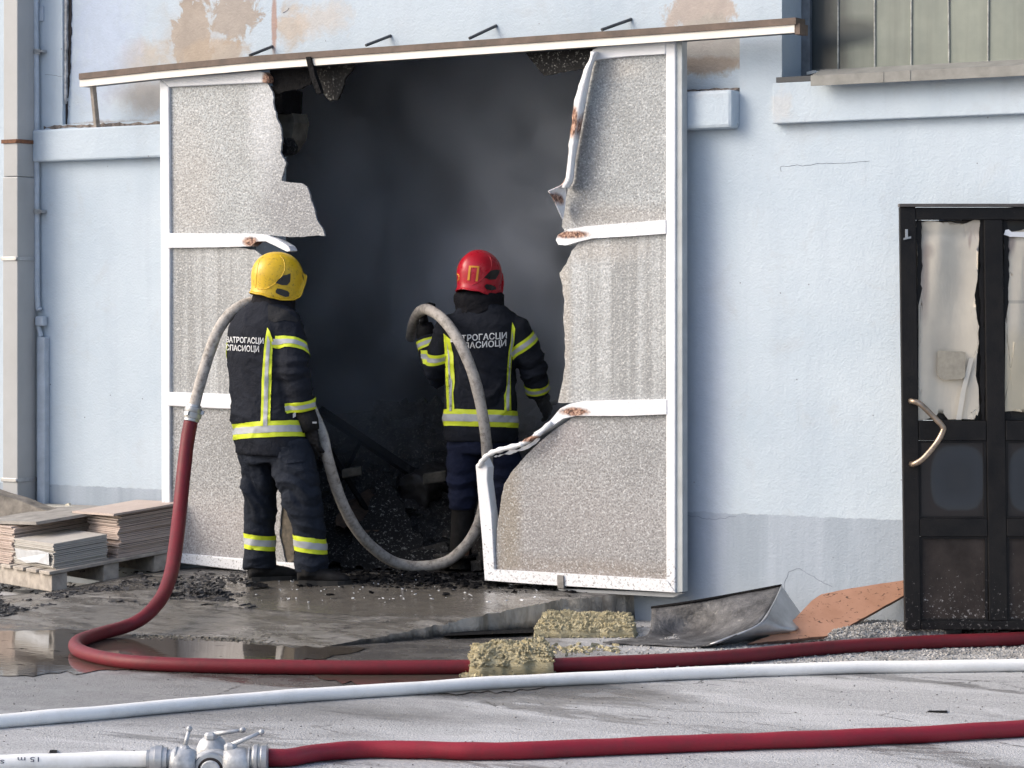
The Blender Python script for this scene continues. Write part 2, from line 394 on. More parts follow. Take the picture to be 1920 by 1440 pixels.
def ramp_material():
    g = G('wet_concrete', r=.3, spec=.5); p = g.pos(); o = g.xyz(p)
    n = g.noise(p, 30, 6, .7); big = g.noise(p, 1.6, 6, .65, .4); st = g.noise(g.sc(p, (1.2, 3.2, 1)), 1.7, 7, .7, .6)
    dry = g.mix(n, (.20, .19, .18), (.46, .445, .42)); wet = g.mix(n, (.075, .068, .058), (.19, .175, .152))
    nrm = g.n('ShaderNodeNewGeometry').outputs['Normal']; upf = g.mr(g.xyz(nrm)[2], .6, .9)
    # pooled water on top: smooth glossy film, muddy ash rims
    nz = g.noise(g.sc(p, (1, 1.5, 1)), 2.0, 6, .6, .3)
    c = Gd(760, 1130, .1); pool = g.ell(c.x - .25, c.y + .05, 1.35, .62, .4, .25, nz, (0, 1))
    c2 = Gd(330, 1130, .12); pool2 = g.ell(c2.x, c2.y, .7, .42, .7, .3, nz, (0, 1))
    pool = g.ma('MAXIMUM', pool, g.ma('MULTIPLY', pool2, .8))
    wetf = g.ma('MAXIMUM', g.mr(st, .66, .45), pool)
    side = g.mix(g.mr(g.noise(g.sc(p, (5, 5, 1.5)), 1.3, 7, .7, .5), .38, .66), (.54, .49, .42), (.20, .175, .14))
    side = g.mix(g.mr(g.ma('ADD', o[2], g.ma('MULTIPLY', n, .05)), .075, .035), side, (.035, .032, .028))
    ash = g.mr(g.ma('ADD', g.noise(g.sc(p, (.7, 1.3, 1)), 12, 9, .8, .6), g.mr(o[1], -1.4, 0, -.05, .08)), .49, .56)
    col = g.mix(wetf, dry, wet); col = g.mix(g.ma('MULTIPLY', ash, g.mr(pool, 0, 1, .8, .25)), col, (.022, .022, .025))
    g.set(Base_Color=g.mix(upf, side, col))
    rw = g.mix(pool, g.mix(wetf, (.55, .55, .55), (.22, .22, .22)), (.045, .045, .045))
    g.set(Roughness=g.mix(upf, (.7, .7, .7), rw))
    h = g.ma('MULTIPLY', g.ma('ADD', g.ma('MULTIPLY', ash, .8), g.ma('ADD', g.ma('MULTIPLY', n, 1.4), g.ma('MULTIPLY', g.noise(g.sc(p, (.8, 1.3, 1)), 11, 8, .75), 2.6))), g.mr(pool, 0, 1, 1, .04))
    g.bump(h, .7, .02); return g.m
top('concrete_ramp', ramp_mesh(), ramp_material(), 'wet low concrete ramp with a broken edge below the burnt doorway', None, kind='structure', smooth=True, auto=50)

def puddle(pts, name, label, z):
    g = G('puddle_water', (.085, .073, .060), .05, spec=.8); p = g.pos()
    g.bump(g.noise(g.sc(p, (1, 3, 1)), 9, 3, .5), .035, .01)
    tr = g.n('ShaderNodeBsdfTransparent'); mx = g.n('ShaderNodeMixShader')
    g.put(mx.inputs[0], g.mr(g.noise(g.sc(p, (1, 1.8, 1)), 5, 6, .65), .30, .40, .0, 1.0))
    out = [x for x in g.nt.nodes if x.type == 'OUTPUT_MATERIAL'][0]
    g.nt.links.new(tr.outputs[0], mx.inputs[1]); g.nt.links.new(g.b.outputs[0], mx.inputs[2]); g.nt.links.new(mx.outputs[0], out.inputs[0])
    P = [Gd(u, v, z) for u, v in rough(pts, 7, 14, z * 999)]
    mb = MB(); mb.add(P, [tuple(t) for t in tessellate_polygon([P])])
    tag(obj(name, mb, g.m), label, None, kind='structure')
puddle([(-60, 1186), (60, 1182), (130, 1180), (250, 1190), (330, 1197), (430, 1203), (545, 1214), (700, 1212), (640, 1228), (560, 1240), (400, 1246), (300, 1250), (200, 1256), (110, 1262), (30, 1268), (-60, 1262)],
       'puddle', 'shallow muddy puddle mirroring the pale wall beside the red hose', .004)
puddle([(560, 1252), (760, 1258), (1010, 1262), (1090, 1274), (960, 1296), (840, 1300), (700, 1290), (600, 1272)], 'puddle', 'thin film of water between the dark red hose and the white hose', .004)

# ------------------------------------------------------------------ building
bld = thing('factory_building', 'pale blue stuccoed factory building with scorched stains over its doorway', 'building', (0, 0, 0))
ZB, ZT = 2.66, 2.86; ZTOP = 5.2; YR = .04
XO1, XO2 = wx(480), wx(1120); ZO = wz(800, 92)
XD1, XD2 = wx(1760), wx(2120); XP = wx(1387); XW = wx(1466); XR = 6.6; XLm = -7.0
mb = MB()
mb.box(XLm, XO1, 0, .3, -.4, ZB); mb.box(XO2, XD1, 0, .3, -.4, ZB); mb.box(XD1, XD2, 0, .3, 2.2, ZB); mb.box(XD2, XR, 0, .3, -.4, ZB)
mb.box(XLm, XO1, .002, .3, ZB, ZT); mb.box(XO2, XP, .002, .3, ZB, ZT); mb.box(XP, XR, 0, .3, ZB, ZT)
mb.box(XLm, wx(117), 0, .3, ZT, ZTOP)
mb.box(XP, XW, 0, .3, ZT, ZTOP); mb.box(XW, XR, .24, .3, ZT, 2.90); mb.box(XW, XR, 0, .3, 4.7, ZTOP)
obj('wall', mb, M_WALL, bld)
mb = MB()
a = [W(134, -420, YR), W(133, 0, YR), W(129, 120, YR), W(121, 240, YR)]
mb.prism([Vector((XO1, YR, ZTOP)), Vector((wx(138), YR, ZTOP)), Vector((a[1].x, YR, a[1].z)), Vector((a[2].x, YR, a[2].z)), Vector((a[3].x, YR, ZT)), Vector((XO1, YR, ZT))], (0, .26, 0))
mb.box(XO1, XO2, YR, .3, ZO, ZTOP); mb.box(XO2, XP, YR, .3, ZT, ZTOP)
obj('upper_wall', mb, M_WALL_UP, bld)
mb = MB(); mb.box(wx(112), wx(140), .12, .2, ZT, ZTOP); mb.prism(wpoly(rough([(124, -300), (133, -300), (132.5, 40), (131, 120), (127, 180), (124, 236), (119, 238), (120.5, 200), (123, 120), (124, 40)], 1.6, 4, 6), .03), (0, .08, 0)); obj('expansion_joint', mb, M_DARKSLIT, bld)
def crumbs_strip(u0, u1, v, h, y0, y1, seed):
    pts = rough([(u0, v), (u1, v - (u1 - u0) * .034), (u1, v - (u1 - u0) * .034 - h), (u0, v - h)], h * .7, 5, seed)
    return MB().prism(wpoly(pts, y0), (0, y1 - y0, 0))
# band course of the facade
mb = MB(); mb.box(wx(72), XO1 - .02, -.06, .03, ZB - .03, ZT - .03); obj('band_course', mb, M_WALL, bld, bevel=.012)
mb = MB(); mb.box(wx(1268, -.085), wx(1372, -.085), -.085, .03, ZB + .005, ZT + .01); obj('band_course', mb, M_WALL, bld, bevel=.02)
mb = MB(); mb.box(wx(1456), XR, -.05, .02, ZB + .02, 2.895); obj('band_course', mb, M_WALL, bld, bevel=.006)
obj('crumbling_mortar', crumbs_strip(82, 300, 243, 7, .0, .03, 3), M_MORTAR, bld)
obj('crumbling_mortar', crumbs_strip(1284, 1384, 172, 4, .0, .03, 5), M_MORTAR, bld)
# peeled strip inside the joint
mb = MB(); mb.prism(wpoly(rough([(118, -300), (123.5, -300), (124.5, 60), (123.5, 150), (121.5, 195), (119, 150), (118, 60)], 1.2, 6, 4), .012), (0, .05, 0)); obj('joint_filler', mb, simple('old_joint_filler', (.36, .37, .38), .9, var=.5, scale=30), bld)
# hairline cracks
def crack(pts, y, r=.0012, name='crack'):
    P = [W(u, v, y - .0005) for u, v in rough(pts, 3, 5, pts[0][0], closed=False)]
    obj(name, MB().tube(P, r, 4), M_CRACK, bld)
crack([(1464, 322), (1464, 312), (1510, 310), (1570, 306), (1630, 302)], 0); crack([(1466, 1120), (1478, 1072), (1500, 1066), (1530, 1085), (1560, 1100)], 0, .001)
crack([(84, 140), (100, 141), (116, 143)], 0, .0012); crack([(1285, 966), (1340, 974), (1380, 968)], 0, .001); crack([(530, 24), (542, 15)], YR, .002)

# burnt-out hall behind the doorway
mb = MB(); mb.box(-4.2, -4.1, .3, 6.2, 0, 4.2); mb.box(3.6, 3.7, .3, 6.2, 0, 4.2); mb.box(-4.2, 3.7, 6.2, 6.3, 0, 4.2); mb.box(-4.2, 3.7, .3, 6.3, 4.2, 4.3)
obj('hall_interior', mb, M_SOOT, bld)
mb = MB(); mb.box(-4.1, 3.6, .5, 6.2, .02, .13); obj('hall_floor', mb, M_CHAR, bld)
# soot-black broken jamb with a patch of bare render
mb = MB(); mb.prism(wpoly(rough([(500, 160), (530, 168), (529, 208), (527, 212), (500, 214)], 1.5, 6, 2), .02), (0, .2, 0)); obj('burnt_jamb', mb, M_CHAR, bld)
mb = MB(); mb.prism(wpoly(rough([(500, 214), (548, 212), (552, 230), (546, 262), (530, 285), (500, 290)], 2, 6, 3), .12), (0, .15, 0)); obj('bare_render', mb, simple('bare_render', (.10, .095, .08), .9, var=.4, scale=15, bump=.6), bld)
mb = MB(); mb.prism(wpoly(rough([(500, 262), (531, 258), (541, 275), (538, 286), (530, 290), (500, 294)], 2, 6, 4), .0), (0, .1, 0)); obj('burnt_jamb', mb, M_CHARPANEL, bld)
# dark lobby behind the black door
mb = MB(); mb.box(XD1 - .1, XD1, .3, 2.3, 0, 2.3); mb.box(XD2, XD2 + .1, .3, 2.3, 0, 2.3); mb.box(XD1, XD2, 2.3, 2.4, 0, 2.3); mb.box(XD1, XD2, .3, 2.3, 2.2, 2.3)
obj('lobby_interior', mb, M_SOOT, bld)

# ------------------------------------------------------------------ window
win = thing('window', 'dusty window of tall glass strips above the grey metal sill', 'window', (wx(1700), .2, 2.9), kind='thing')
YW = .26
mb = MB(); z0 = 2.965
mb.box(XW + .002, wx(1518, YW - .03), YW - .03, YW + .04, 2.93, 4.7); obj('frame', mb, M_WIN_FRAME, win, bevel=.004)
mb = MB(); mb.box(wx(1518, YW - .03), XR, YW - .02, YW + .04, 2.93, z0); obj('bottom_rail', mb, simple('chipped_rail', (.24, .25, .26), .8, var=.5, scale=40), win, bevel=.004)
def pane_mat(dark):
    g = G('dusty_glass', r=.28, spec=.5); p = g.pos(); n = g.noise(p, 4, 5, .6); s = g.noise(g.sc(p, (14, 14, .8)), 1, 4, .6)
    c = g.mix(g.mr(n, .3, .7), (.165, .19, .17), (.235, .262, .225)); c = g.mix(g.mr(s, .45, .7, 0, .5), c, (.13, .145, .13))
    nz = g.noise(p, 6, 5, .6)
    if dark:  # dim interior behind the left panes, painted as dark ellipses in the glass colour
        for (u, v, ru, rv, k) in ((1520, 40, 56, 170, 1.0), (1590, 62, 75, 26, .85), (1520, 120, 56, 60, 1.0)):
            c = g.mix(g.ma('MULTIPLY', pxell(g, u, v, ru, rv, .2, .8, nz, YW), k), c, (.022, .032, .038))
    w = g.mr(g.ma('ADD', g.xyz(p)[2], g.ma('MULTIPLY', nz, .05)), 3.01, 2.985, 0, .5); c = g.mix(w, c, (.4, .4, .38))
    g.set(Base_Color=c); g.bump(g.noise(g.sc(p, (20, 20, 3)), 1, 2, .5), .1, .01); return g.m
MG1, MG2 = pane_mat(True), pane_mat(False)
us = [1518, 1572, 1641, 1709, 1780, 1853, 1926, 2000, 2080, 2160, 2240, 2320, 2400, 2480, 2560, 2640]
M_MULL = simple('grimy_glazing_joint', (.36, .37, .34), .6, var=.4, scale=30)
for i in range(len(us) - 1):
    xa, xb = wx(us[i], YW), wx(us[i + 1], YW)
    mb = MB(); q = .006
    mb.prism([(xa + .003, YW, z0), (xb - .003, YW, z0), (xb - .003, YW + .002 * (i % 3), 4.7), (xa + .003, YW + .002 * (i % 3), 4.7)], (0, .012, 0))
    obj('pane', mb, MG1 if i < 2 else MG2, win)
    if i: obj('glazing_joint', MB().tube([(xa, YW - .004, z0), (xa + .004 * sin(i * 3), YW - .004, 3.3), (xa, YW - .004, 4.7)], .0055, 8), M_MULL, win)
mb = MB(); mb.box(wx(1456, -.04), XR, -.045, YW - .02, 2.897, 2.925); obj('sill_base', mb, M_BLACKIRON, win)
mb = MB(); xs = wx(1520, -.14)
mb.prism([(xs, -.02, 2.955), (xs, -.14, 2.915), (xs, -.14, 2.862), (xs, -.13, 2.862), (xs, -.13, 2.905), (xs, -.02, 2.945)], (XR - xs, 0, 0)); obj('sill', mb, M_SILL, win)
for u in (1655, 1705): obj('sill_seam', MB().box(wx(u, -.14), wx(u, -.14) + .006, -.1425, -.139, 2.864, 2.917), M_SILL, win)
mb = MB(); R0 = random.Random(4)
for k in range(140):
    u = R0.uniform(1520, 1925); P = Vector((wx(u, YW), YW - .012 - R0.random() * .02, z0 + .002)); a = .003 + .008 * R0.random()
    mb.obox(P, (a * 2, 0, a * .3), (0, a, 0), (0, 0, a * .8))
obj('flaking_putty', mb, simple('pale_putty', (.62, .62, .60), .9), win)['kind'] = 'stuff'

# ------------------------------------------------------------------ downpipe and conduit
dp = thing('downpipe', 'square beige downpipe with metal straps at the left edge of the facade', 'downpipe', (wx(40), -.1, 0))
xa = wx(5, -.2); xb = wx(33, -.2)
zs = wz(30, 331, -.2)
obj('pipe_section', MB().box(xa, xb, -.2, -.03, .28, zs - .001), M_PIPE, dp, bevel=.006)
obj('pipe_section', MB().box(xa + .003, xb - .003, -.197, -.033, zs + .001, 5.2), M_PIPE, dp, bevel=.006)
for v, m in ((265, M_RUST), (485, M_ZINC), (900, M_ZINC)):
    z = wz(20, v, -.2); st = obj('strap', MB().box(xa - .008, xb + .006, -.206, 0, z - .012, z + .012), m, dp, bevel=.002)
    if m == M_RUST: st['label'] = 'rusty strap'
    obj('screw', MB().lathe((xb - .004, -.205, z), (0, -1, 0), [(0, .012), (.01, .012), (.013, .008)], 10), m, st)
cn = thing('conduit', 'thin pale blue cable conduit running down beside the beige downpipe', 'conduit', (wx(68), -.03, 0))
pth = [W(66, -300, -.03), W(67, 0, -.03), W(68, 96, -.03), W(69, 250, -.03), W(69, 400, -.03), W(70, 560, -.03), W(75, 582, -.03)]
obj('tube', MB().tube(smooth_path(pth, 6), .018, 12), M_CONDUIT, cn, smooth=True)
obj('tube', MB().tube(smooth_path([W(73, 605, -.03), W(73, 615, -.03), W(77, 632, -.03)], 6), .016, 12), M_CONDUIT, cn, smooth=True)
for v in (97, 397):
    z = wz(68, v, -.03); obj('clamp', MB().box(wx(60, -.045), wx(79, -.045), -.052, 0, z - .008, z + .008).lathe((wx(68, -.04), -.03, z - .017), (0, 0, 1), [(0, .023), (.034, .023)], 12), M_ZINC, cn)
z = wz(73, 602, -.03); obj('coupling_box', MB().box(wx(66, -.05), wx(81, -.05), -.055, -.005, z - .03, z + .03), M_CONDUIT, cn, bevel=.008)
obj('cable_cover', MB().box(wx(69, -.05), wx(83, -.05), -.05, 0, .12, wz(75, 632, -.05)), M_CONDUIT, cn, bevel=.004)
top('cover_plate', MB().box(wx(70, -.01), wx(81, -.01), -.012, 0, wz(75, 40), wz(75, 12)), M_CONDUIT, 'small painted cover plate on the wall behind the thin conduit', 'cover plate', bevel=.003)

# ------------------------------------------------------------------ sliding door track
YTR = 0
tr = thing('door_track', 'long brown and cream sliding door track bending over the burnt doorway', 'track', (wx(800), -.34, 3.1))
uv = [(150, 138, 163), (300, 122, 147), (490, 104, 130), (700, 89, 115), (1000, 68, 95), (1250, 51, 78), (1490, 33, 61)]
YT = -.22
def strip(top_off, bot_off, y0, y1, du=0):
    a = []; b = []
    for u, v0, v1 in uv:
        h = v1 - v0; a.append(W(u + (du if u == 1490 else 0), v0 + h * top_off, YT)); b.append(W(u + (du if u == 1490 else 0), v0 + h * bot_off, YT))
    P = [Vector((p.x, y0, p.z)) for p in a + b[::-1]]
    return MB().prism(P, (0, y1 - y0, 0))
obj('timber_rail', strip(0, .46, YT - .012, YT + .10, 4), M_BROWN, tr, bevel=.004)
obj('fascia', strip(.47, 1.0, YT - .003, YT + .02), M_FASCIA, tr, bevel=.003)
obj('runner', strip(.5, .98, YT + .022, YT + .09), M_BLACKIRON, tr)
pe = W(1490, 52, YT); obj('end_cap', MB().box(pe.x, pe.x + .03, YT, YT + .095, pe.z - .035, pe.z + .02), M_BROWN, tr)
for (u0, v0, u1, v1) in ((468, 104, 511, 87), (686, 85, 733, 67), (880, 72, 931, 48), (1128, 56, 1184, 36)):
    A = W(u0, v0, YT + .09); B = W(u1, v1, YR)
    obj('bracket', MB().tube([A, B], .009, 8), M_BLACKIRON, tr)
A = W(174, 160, YT + .04); B = W(182, 240, -.03)
obj('post', MB().tube([A, B], .02, 4), simple('weathered_post', (.30, .27, .24), .7, var=.3, scale=20), tr)

# ------------------------------------------------------------------ sliding leaves
TF = .07
def bar(name, pts, parent, mat=None, y=YL, th=TF, bv=.006):
    return obj(name, MB().prism(wpoly(pts, y), (0, th, 0)), mat or M_WHITE, parent, bevel=bv)
def panel(pts, parent, mat, amp=2, seed=0, y=YL + .02, label=None):
    o = obj('panel', MB().prism(wpoly(rough(pts, amp, 5, seed), y), (0, .014, 0)), mat, parent)
    if label: o['label'] = label
    return o
ll = thing('sliding_door', 'left burnt sliding door leaf of pebbled panels, behind the yellow helmet', 'door', W(440, 1060, YL), group='burnt sliding door leaves', kind='thing')
bar('stile', [(299, 147), (316, 163), (318, 437), (318, 1040), (303, 1052), (302, 600)], ll)
bar('top_rail', [(299, 147), (380, 141), (480, 133), (496, 135), (504, 144), (505, 155), (490, 155), (400, 159), (316, 163)], ll, M_SCORCH, YL - .004)
mr1 = [(313, 437), (400, 438), (470, 438), (497, 440), (520, 449), (540, 461), (545, 470), (538, 472), (520, 463), (497, 452), (480, 453), (470, 462), (400, 464), (313, 465)]
bar('mid_rail', mr1, ll, M_SCORCH, YL - .004)
bar('mid_rail', [(314, 735), (400, 738), (520, 742), (520, 770), (400, 766), (314, 761)], ll, None, YL - .003)
bar('bottom_rail', [(303, 1052), (320, 1036), (420, 1045), (500, 1052), (559, 1057), (560, 1080), (500, 1075), (420, 1066)], ll, None, YL - .004)
panel([(312, 160), (500, 154), (511, 172), (514, 205), (527, 245), (529, 262), (526, 285), (536, 305), (531, 325), (528, 338), (545, 343), (566, 344), (575, 350), (582, 370), (592, 405), (609, 442), (560, 444), (500, 442), (312, 442)], ll, M_PANEL, 2.2, 1)
panel([(312, 460), (440, 462), (480, 470), (496, 482), (500, 560), (506, 640), (508, 740), (312, 740)], ll, M_PANEL_ST, 2, 2)
panel([(312, 758), (510, 764), (520, 850), (528, 950), (524, 1000), (536, 1058), (440, 1054), (312, 1045)], ll, M_PANEL_LOW, 2.4, 3, label='panel singed brown near its bottom')
bar('edge_strip', rough([(522, 930), (545, 925), (556, 990), (552, 1050), (538, 1056), (520, 1040), (528, 980)], 4, 6, 9), ll, simple('scorched_brown_strip', (.10, .085, .065), .8, var=.6, scale=30, bump=.5), YL + .03, .03, 0)

rl = thing('sliding_door', 'right burnt sliding door leaf with a buckled lower frame, beside the red helmet', 'door', W(1100, 1095, YL), group='burnt sliding door leaves', kind='thing')
bar('stile', [(1248, 77), (1266, 75), (1266, 1111), (1249, 1087)], rl)
bar('side_channel', [(1266.5, 76), (1279, 74), (1280, 1110), (1266.5, 1112)], rl, simple('grey_edge_channel', (.40, .43, .44), .5, var=.15, scale=8), YL + .012, TF - .012, .003)
bar('top_rail', [(1110, 93), (1122, 87), (1180, 82), (1248, 76), (1248, 101), (1180, 105), (1125, 111), (1112, 114), (1106, 110)], rl, None, YL - .004)
bar('mid_rail', [(1248, 412), (1160, 419), (1100, 424), (1065, 430), (1046, 440), (1042, 450), (1047, 459), (1062, 460), (1085, 453), (1110, 447), (1180, 443), (1248, 438)], rl, M_SCORCH, YL - .004)
bar('mid_rail', [(1250, 749), (1160, 750), (1100, 752), (1068, 757), (1050, 766), (1030, 790), (1010, 806), (1000, 811), (1003, 818), (1030, 803), (1056, 785), (1080, 780), (1120, 780), (1180, 780), (1250, 777)], rl, M_SCORCH, YL - .004)
# thin buckled bar leading to the bent lower corner
P = smooth_path([W(1034, 792, YL - .01), W(1012, 812, YL - .03), W(985, 829, YL - .04), W(972, 835, YL - .045), W(940, 843, YL - .04), W(920, 850, YL - .03), W(906, 862, YL - .02), W(899, 874, YL)], 6)
obj('buckled_bar', MB().tube(P, [.012 + .006 * sin(i * .7) ** 2 for i in range(len(P))], 8), M_SCORCH, rl, smooth=True)
obj('torn_flange', MB().prism(wpoly(rough([(925, 856), (975, 841), (1000, 828), (1012, 821), (1004, 832), (990, 841), (975, 846), (950, 852), (935, 857)], 3, 4, 6), YL - .012), (0, .006, 0)), M_WHITE, rl)
bar('stile', [(891, 872), (906, 858), (914, 876), (913, 900), (921, 960), (927, 1070), (908, 1088), (903, 1010), (896, 930)], rl, None, YL + .002)
bar('bent_strip', rough([(916, 935), (924, 985), (929, 1010), (928, 1060), (923, 1050), (919, 990)], 1, 6, 7), rl, None, YL + .03, .02, 0)
bar('bottom_rail', [(908, 1088), (927, 1068), (1000, 1072), (1100, 1078), (1249, 1087), (1266, 1111), (1100, 1101), (1000, 1095)], rl, None, YL - .004)
bar('latch', [(1044, 1078), (1056, 1079), (1057, 1104), (1045, 1103)], rl, simple('dirty_latch', (.20, .19, .18), .6, var=.4, scale=40), YL - .015, .03, .003)
bar('lower_guide', [(1045, 1104), (1280, 1112), (1262, 1120), (1100, 1111), (1050, 1107)], rl, M_GREYMETAL, YL + .02, .04, 0)
panel([(1112, 110), (1252, 99), (1252, 418), (1100, 428), (1060, 436), (1053, 425), (1058, 395), (1066, 345), (1079, 250), (1088, 180), (1100, 135)], rl, M_PANEL, 1.8, 11)
panel([(1252, 436), (1160, 444), (1088, 452), (1072, 470), (1062, 495), (1049, 512), (1053, 530), (1058, 560), (1056, 600), (1059, 640), (1060, 680), (1055, 715), (1046, 755), (1080, 756), (1252, 752)], rl, M_PANEL_ST, 2, 12)
panel([(1252, 775), (1120, 778), (1075, 782), (1040, 805), (1012, 828), (985, 855), (962, 882), (945, 908), (938, 945), (932, 990), (928, 1075), (1252, 1092)], rl, M_PANEL_LOW, 1.6, 13, label='lower panel browned by soot')
# peeled frame strip on the free edge of the upper panel
Pc = [(1117, 97), (1107, 125), (1098, 160), (1090, 200), (1081, 255), (1074, 300), (1070, 335), (1061, 352)]
wd = [9, 9, 15, 17, 14, 10, 12, 16]
mb = MB(); ns = len(Pc)
Ps = smooth_path([Vector((u, v, w_)) for (u, v), w_ in zip(Pc, wd)], 6)
for i, q in enumerate(Ps):
    jag = 2.5 * noise.fractal(Vector((q.y * .05, 0, 1)), 1, 2, 3)
    mb.v += [W(q.x - q.z * .75 + jag, q.y, YL - .05), W(q.x - q.z * .2, q.y, YL - .085), W(q.x + q.z * .25, q.y, YL - .03), W(q.x + q.z * .3, q.y, YL + .01)]
for i in range(len(Ps) - 1):
    for k in range(3): mb.f.append((4 * i + k, 4 * i + k + 1, 4 * i + k + 5, 4 * i + k + 4))
o = obj('peeled_edge', mb, M_SCORCH, rl, smooth=True); sm = o.modifiers.new('solid', 'SOLIDIFY'); sm.thickness = .006
mb = MB()
fl = [(1060, 342, -.05), (1045, 350, -.09), (1027, 358, -.12), (1036, 372, -.11), (1045, 392, -.08), (1054, 412, -.03), (1058, 390, .0), (1062, 365, -.02)]
cpt = W(1050, 365, YL - .03); mb.v = [cpt] + [W(u, v, YL + d) for u, v, d in fl]; mb.f = [(0, i + 1, (i + 1) % 8 + 1) for i in range(8)]
o = obj('torn_flap', mb, M_SCORCH, rl); sm = o.modifiers.new('solid', 'SOLIDIFY'); sm.thickness = .006
# burnt scraps still hanging from the track
yr = YL + .04
top('burnt_scrap', MB().prism(wpoly(rough([(505, 128), (590, 118), (588, 140), (582, 158), (565, 166), (535, 170), (522, 176), (510, 160)], 3, 5, 21), yr), (0, .015, 0)), M_CHAR, 'black charred scrap hanging from the track above the left door leaf', 'burnt scrap', 'burnt scraps hanging from the door track')
top('burnt_scrap', MB().prism(wpoly(rough([(580, 116), (668, 108), (660, 132), (645, 150), (640, 172), (632, 188), (618, 190), (606, 175), (598, 150)], 3, 5, 22), yr - .01), (0, .015, 0)), M_CHARPANEL, 'pebbled burnt scrap tapering to a point below the track', 'burnt scrap', 'burnt scraps hanging from the door track')
top('burnt_scrap', MB().prism(wpoly(rough([(980, 92), (1118, 80), (1108, 110), (1098, 128), (1060, 134), (1020, 142), (1008, 128)], 2, 5, 23), yr), (0, .015, 0)), M_CHARPANEL, 'dark pebbled scrap under the track next to the right door leaf', 'burnt scrap', 'burnt scraps hanging from the door track')
top('hanger_bar', MB().prism(wpoly(rough([(573, 107), (582, 106), (584, 118), (592, 145), (602, 174), (594, 176), (584, 152), (576, 122)], 1, 6, 24), YT - .02), (0, .03, 0)), M_CHAR, 'blackened stick hanging across the cream track between two burnt scraps', 'hanger')

# ------------------------------------------------------------------ smoke in the hall
def smoke():
    m = bpy.data.materials.new('smoke'); m.use_nodes = True; n = m.node_tree; n.nodes.clear()
    out = n.nodes.new('ShaderNodeOutputMaterial'); pv = n.nodes.new('ShaderNodeVolumePrincipled'); pv.inputs['Color'].default_value = (.82, .87, .95, 1)
    pv.inputs['Anisotropy'].default_value = .1
    tc = n.nodes.new('ShaderNodeNewGeometry'); nz = n.nodes.new('ShaderNodeTexNoise'); nz.inputs['Scale'].default_value = .95; nz.inputs['Detail'].default_value = 5; nz.inputs['Distortion'].default_value = 1.3
    n.links.new(tc.outputs['Position'], nz.inputs['Vector'])
    mr = n.nodes.new('ShaderNodeMapRange'); mr.inputs[1].default_value = .41; mr.inputs[2].default_value = .65; mr.inputs[3].default_value = .16; mr.inputs[4].default_value = 4.5
    n.links.new(nz.outputs['Fac'], mr.inputs[0])
    sx = n.nodes.new('ShaderNodeSeparateXYZ'); n.links.new(tc.outputs['Position'], sx.inputs[0])
    hz = n.nodes.new('ShaderNodeMapRange'); hz.inputs[1].default_value = .7; hz.inputs[2].default_value = 2.3; hz.inputs[3].default_value = .05; hz.inputs[4].default_value = 1
    n.links.new(sx.outputs[2], hz.inputs[0])
    mu = n.nodes.new('ShaderNodeMath'); mu.operation = 'MULTIPLY'; n.links.new(mr.outputs[0], mu.inputs[0]); n.links.new(hz.outputs[0], mu.inputs[1])
    n.links.new(mu.outputs[0], pv.inputs['Density']); n.links.new(pv.outputs[0], out.inputs['Volume'])
    return m
tag(obj('smoke', MB().box(-3.9, 3.4, .75, 5.9, .2, 4.1), smoke()), 'grey smoke hanging in the dark hall behind the firefighters', None, kind='stuff')

# ------------------------------------------------------------------ black metal door
SD = 372.0; ZDR = FPX / SD
dr = thing('metal_door', 'fire-blackened metal door with torn cream sheets in its upper panes', 'door', PD(1800, 1180, ZDR), kind='thing')
DN = FW * 1.0     # thickness direction (away from the yard)
def dpoly(pts, d=0.0): return [PD(u, v, ZDR) + DN * d for u, v in pts]
def soot_metal(name, spots=True, blister=None):
    g = G(name, r=.5, spec=.22); p = g.pos(); n = g.noise(p, 7, 5, .65); s = g.noise(p, 60, 5, .75)
    c = g.mix(g.mr(n, .35, .7), (.007, .007, .008), (.018, .017, .017))
    return g, c, p, n, s
g, c, p, n, s = soot_metal('burnt_door_paint')
c = g.mix(g.mr(g.ma('ADD', s, g.mr(g.xyz(p)[2], .5, .1, 0, .12)), .70, .76, 0, .6), c, (.33, .31, .30)); g.set(Base_Color=c, Roughness=g.mr(n, .3, .7, .5, .8)); g.bump(g.noise(p, 35, 5, .7), .35, .006); M_DOOR = g.m
g, c, p, n, s = soot_metal('scorched_door_panel')
c = g.mix(g.mr(n, .3, .7), (.024, .019, .017), (.055, .044, .039)); c = g.mix(g.mr(g.ma('ADD', s, g.mr(g.xyz(p)[2], .6, .1, -.05, .13)), .68, .73, 0, .8), c, (.42, .40, .39)); g.set(Base_Color=c, Roughness=.6); g.bump(s, .3, .004); M_DPANEL = g.m
def dbar(name, u0, v0, u1, v1, d=0.0, th=.045, mat=None, bv=.004, lean=True, parent=dr):
    sh = lambda v: 10 * (v - 388) / 792 if lean else 0
    return obj(name, MB().prism(dpoly([(u0 + sh(v0), v0), (u1 + sh(v0), v0), (u1 + sh(v1), v1), (u0 + sh(v1), v1)], d), DN * th), mat or M_DOOR, parent, bevel=bv)
UE = 2018
dbar('stile', 1687, 388, 1717, 1181); dbar('stile', 1845, 412.5, 1880, 1164.5, .002); dbar('stile', UE - 28, 388, UE, 1181)
dbar('rail', 1717.5, 389, UE - 28.5, 412, .001); dbar('rail', 1717.5, 789, 1844.5, 826, .001); dbar('rail', 1717.5, 973, 1844.5, 1006, .001); dbar('rail', 1717.5, 1165, UE - 28.5, 1181, .001)
dbar('rail', 1880.5, 789, UE - 28.5, 826, .001); dbar('rail', 1880.5, 973, UE - 28.5, 1006, .001)
dbar('top_trim', 1686, 382, UE, 387.5, -.012, .06, simple('brown_door_trim', (.09, .08, .075), .6, var=.3), 0)
